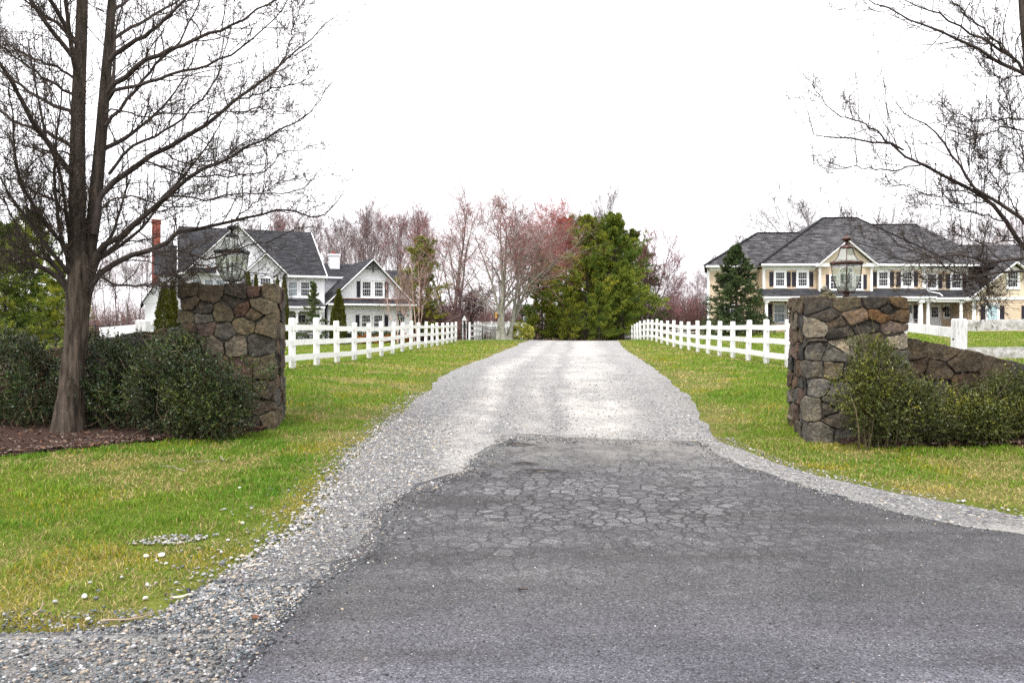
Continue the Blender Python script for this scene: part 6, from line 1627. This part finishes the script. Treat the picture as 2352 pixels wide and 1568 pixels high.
# ------------------------------------------------------------------ shrubs
def shrub(name, loc, blobs, n, leaf, cols, label, seed, group=None, stems=14, spray=9, mat_='gloss_leaf', stemc=(.12,.09,.06), up=.35, cat='shrub', bare_out=.0):
    """blobs: ellipsoids (cx, cy, cz, rx, ry, rz) in local metres; leaf sprays grow out from them"""
    r = rs(seed); e = empty(name, loc, label, cat, group); B = np.array(blobs, float)
    wgt = (B[:, 3] * B[:, 5]); wgt /= wgt.sum(); k = r.choice(len(B), n, p=wgt)
    d = nrm(r.normal(size=(n, 3))); q = .55 + .45 * r.rand(n) ** .6
    d2 = d * (1 + .22 * (vnoise(d[:, 0] * 3 + k * 5, d[:, 2] * 3, .5, seed) - .5))[:, None]
    C = B[k, :3] + d2 * B[k, 3:] * q[:, None]
    lump = vnoise(C[:, 0] + 7, C[:, 2] + .6 * C[:, 1] + 3, .23, seed + 2)
    keep = (C[:, 2] > .03) & (r.rand(n) < np.clip((lump - .22) * 3.2, .12, 1)); C, d, k = C[keep], d[keep], k[keep]
    Dd = nrm(nrm(d * B[k, 3:]) * .8 + np.array([0, 0, up]) + .4 * r.randn(len(C), 3))
    P = grow(C, Dd, .07 + .13 * r.rand(len(C)) + .16 * (r.rand(len(C)) < .07), 3, .15, (0, 0, .05), r); Rr = taper(np.full(len(C), .0022), .001, 4)
    st = MB(); add_tubes(st, P, Rr, 3, stemc, r)
    lm = MB()
    S_, D_, rr, tt, ii = kids(P, Rr, spray, .05, 1.0, 55, 15, r)
    tone = (.42 * r.rand(len(C)) + .58 * np.clip(vnoise(C[:, 0] * 1.0, C[:, 2] + C[:, 1], .26, seed + 1), 0, 1))[ii]
    c0, c1, c2 = [np.array(c) for c in cols]; tone = np.clip(tone + .13 * r.randn(len(tone)), 0, 1)[:, None]
    c = np.where(tone < .6, c0 + (c1 - c0) * tone / .6, c1 + (c2 - c1) * (tone - .6) / .4)
    rhombi(lm, S_, nrm(D_ + np.array([0, 0, .25])), leaf * (.6 + .7 * r.rand(len(S_))), leaf * .27, c, r, .5)
    # woody stems from the ground to the clumps
    m = stems; kk = r.choice(len(B), m, p=wgt)
    T_ = B[kk, :3] + .75 * r.uniform(-1, 1, (m, 3)) * B[kk, 3:]; T_[:, 2] = np.clip(T_[:, 2], .3, None)
    Q = np.stack([T_[:, 0] * .55 + .05 * r.randn(m), T_[:, 1] * .55 + .05 * r.randn(m), np.full(m, -.05)], 1)
    mid = (Q + T_) / 2 + .07 * r.randn(m, 3)
    PP = np.stack([Q, (Q + mid) / 2 + .02 * r.randn(m, 3), mid, (mid + T_) / 2 + .03 * r.randn(m, 3), T_], 1)
    add_tubes(st, PP, taper(.006 + .008 * r.rand(m), .003, 5), 5, stemc, r)
    if bare_out:
        S6 = B[kk, :3] + .8 * r.uniform(-1, 1, (m, 3)) * B[kk, 3:]
        P6 = grow(S6, nrm(r.normal(size=(m, 3)) + np.array([0, -.3, .4])), bare_out * (.5 + r.rand(m)), 5, .15, (0, 0, .02), r)
        add_tubes(st, P6, taper(np.full(m, .0035), .0012, 6), 4, (.2, .16, .12), r)
    st.build('stems', M['twig'], e); lm.build('foliage', M[mat_], e)
    return e
BOX = ((.005, .014, .005), (.015, .040, .009), (.085, .13, .022))
GH = 'dark hedge shrubs around the left gatepost'
z = tz(-6.6, 10.75)
shrub('boxwood', (-6.75, 10.7, z), [(-.45,0,.55,.55,.5,.5),(.15,0,.65,.5,.5,.52),(.45,-.1,.45,.35,.45,.45),(-.1,0,.95,.45,.4,.3),(-.9,0,.7,.45,.5,.55),(.4,0,.95,.3,.35,.22)], 3900, .034, BOX, 'dark boxwood hedge left of the bare trunk', 91, GH, 26, stemc=(.16,.12,.07))
z = tz(-4.9, 10.6)
shrub('boxwood', (-4.9, 10.55, z), [(-.55,0,.55,.5,.45,.52),(0,-.1,.55,.6,.5,.55),(.35,0,.75,.5,.42,.5),(-.4,0,.98,.35,.35,.27),(.1,0,1.08,.4,.35,.22),(.55,0,1.1,.3,.3,.2),(-.75,.1,.8,.3,.35,.4)], 5400, .034, BOX, 'broad dark boxwood between trunk and stone gatepost', 92, GH, 24, bare_out=.25)
z = tz(-3.9, 9.95)
shrub('boxwood', (-3.95, 10.0, z), [(-.35,0,.6,.5,.42,.55),(.1,-.05,.5,.5,.42,.48),(.45,0,.72,.34,.3,.3),(.3,-.1,.35,.4,.35,.32),(-.2,0,1.02,.4,.3,.22),(.72,.05,.80,.2,.2,.13)], 4000, .032, ((.006,.016,.005),(.018,.044,.009),(.15,.18,.026)), 'dark boxwood with yellow tips covering the left gatepost front', 93, GH, 20, bare_out=.3)
LOO = ((.018, .027, .008), (.07, .092, .016), (.27, .265, .035))
GR_ = 'loose shrubs before the right gatepost and wall'
z = tz(4.5, 10.15)
shrub('loose_shrub', (4.62, 10.12, z), [(-.05,0,1.0,.33,.25,.34),(-.22,0,.78,.3,.25,.28),(.15,0,.72,.32,.28,.4),(.1,-.05,.4,.42,.32,.36),(.35,-.05,.3,.4,.3,.25),(-.1,0,1.3,.2,.18,.12)], 2500, .032, LOO, 'tall loose shrub leaning against the right gatepost', 94, GR_, 14, bare_out=.35, stemc=(.10,.08,.045))
z = tz(5.5, 10.2)
shrub('loose_shrub', (5.55, 10.15, z), [(-.3,0,.36,.38,.33,.32),(.18,0,.36,.42,.35,.33),(-.2,0,.62,.25,.22,.16),(.4,-.05,.28,.35,.3,.25)], 2700, .031, LOO, 'low loose shrub between gatepost shrub and the edge one', 95, GR_, 22, bare_out=.3, stemc=(.10,.08,.045))
shrub('loose_shrub', (6.5, 10.2, z), [(-.3,0,.42,.48,.38,.36),(.25,0,.46,.5,.4,.4),(.05,0,.72,.35,.28,.18),(.6,-.05,.4,.4,.35,.36),(-.55,-.05,.28,.35,.3,.24)], 4000, .031, LOO, 'wide loose shrub before the low wall at right edge', 96, GR_, 26, bare_out=.3, stemc=(.10,.08,.045))
shrub('loose_shrub', (7.6, 10.0, z), [(-.3,0,.5,.5,.4,.45),(.25,0,.5,.5,.4,.45)], 1300, .028, LOO, 'loose shrub past the right edge beyond the bare tree', 97, GR_, 16)
# rhododendron and yard planting by the white house
z = tz(.72, 57.6)
shrub('rhododendron', (.72, 57.6, z), [(-.35,0,.5,.5,.45,.45),(.3,0,.5,.5,.45,.45),(0,0,.85,.45,.4,.3),(.5,-.1,.3,.35,.3,.28)], 420, .16, ((.20,.25,.035),(.48,.47,.09),(.70,.62,.2)), 'yellow green leafy shrub right of the maple trunks', 98, None, 14, 8, 'leaf')
gb = shrub('boxwood', (0, 0, 0), [(0,0,.35,.55,.5,.4)], 420, .07, ((.018,.035,.012),(.035,.06,.016),(.06,.085,.02)), 'x', 99, 'clipped shrubs along the white house', 6, 7)
for k, x in enumerate([838, 858, 880, 900, 812, 790, 690]):
    o = gb if k == 0 else copy_tree(gb)
    Y = 60 + (x - 860) * .012; place(o, x, Y, 1.25, k, 'low rounded boxwood before the white house wall')
gc_ = shrub('grass_clump', (0, 0, 0), [(0,0,.22,.45,.4,.28)], 260, .12, ((.20,.07,.02),(.36,.15,.03),(.45,.26,.06)), 'x', 100, 'rust coloured clumps before the white house', 4, 7, 'leaf', up=1.0)
for k, x in enumerate([826, 843, 872, 893, 925]):
    o = gc_ if k == 0 else copy_tree(gc_)
    place(o, x, 57.5, 1.1, k, 'rusty orange plant clump at the foot of the boxwoods')
z = tz(-3, 60.5)
for k, (x, Y, s, lab) in enumerate([(1110, 62.5, 1.1, 'brown twiggy shrub behind the short white fence piece'), (1128, 61, .9, 'brown twiggy shrub close to the left maple trunk')]):
    o = shrub('twiggy_shrub', (0, 0, 0), [(0,0,.5,.6,.5,.5)], 500, .05, ((.12,.08,.06),(.17,.11,.085),(.22,.13,.09)), lab, 104 + k, None, 40, 3, 'leaf', bare_out=.5)
    place(o, x, Y, s, k)

# ------------------------------------------------------------------ light, sky, camera
EL, AZ = R(62), R(-158)            # sun height and bearing (0 = straight ahead, + to the right)
w = bpy.data.worlds.new('World'); S.world = w; w.use_nodes = True
N, L = w.node_tree.nodes, w.node_tree.links
bg = N['Background']; sky = N.new('ShaderNodeTexSky'); sky.sky_type = 'NISHITA'; sky.sun_disc = False
sky.sun_elevation = EL; sky.sun_rotation = AZ; sky.air_density = 1.0; sky.dust_density = 6.0; sky.ozone_density = 1.0
tc = N.new('ShaderNodeTexCoord')
cl = nz(N, L, tc.outputs['Generated'], 2.2, 5, .55)
hs = N.new('ShaderNodeHueSaturation'); hs.inputs['Saturation'].default_value = 0.06; L.new(sky.outputs[0], hs.inputs['Color'])
# closed overcast: mostly an even bright grey-white deck, a little of the clear-sky gradient left in
deck = ramp(N, L, cl.outputs['Fac'], [(0.3, (12.5, 12.4, 12.8)), (0.7, (14.8, 14.7, 15.2))])
L.new(mix(N, L, 0.72, hs.outputs[0], deck), bg.inputs['Color'])
bg.inputs['Strength'].default_value = 0.10
sl = bpy.data.lights.new('sun', 'SUN'); sl.energy = 1.9; sl.angle = R(12); sl.color = (1, .965, .92)
so = link(bpy.data.objects.new('sun', sl))
dv = Vector((math.sin(AZ) * math.cos(EL), math.cos(AZ) * math.cos(EL), math.sin(EL)))
so.rotation_euler = dv.to_track_quat('Z', 'Y').to_euler(); so.location = dv * 60

cam = bpy.data.cameras.new('camera'); co = link(bpy.data.objects.new('camera', cam)); S.camera = co
cam.sensor_width = 36; cam.lens = 36 * F / 2352; cam.clip_end = 1500; cam.clip_start = .1
co.location = (0, 0, 0); co.rotation_euler = (math.pi / 2, 0, 0)
cam.shift_y = -(784 - HZ) / 2352
S.view_settings.view_transform = 'Standard'; S.view_settings.look = 'None'; S.view_settings.exposure = 0.95; S.view_settings.gamma = 1
S.render.film_transparent = False
S.cycles.max_bounces = 8; S.cycles.transparent_max_bounces = 16; S.cycles.diffuse_bounces = 3
S.cycles.use_denoising = False
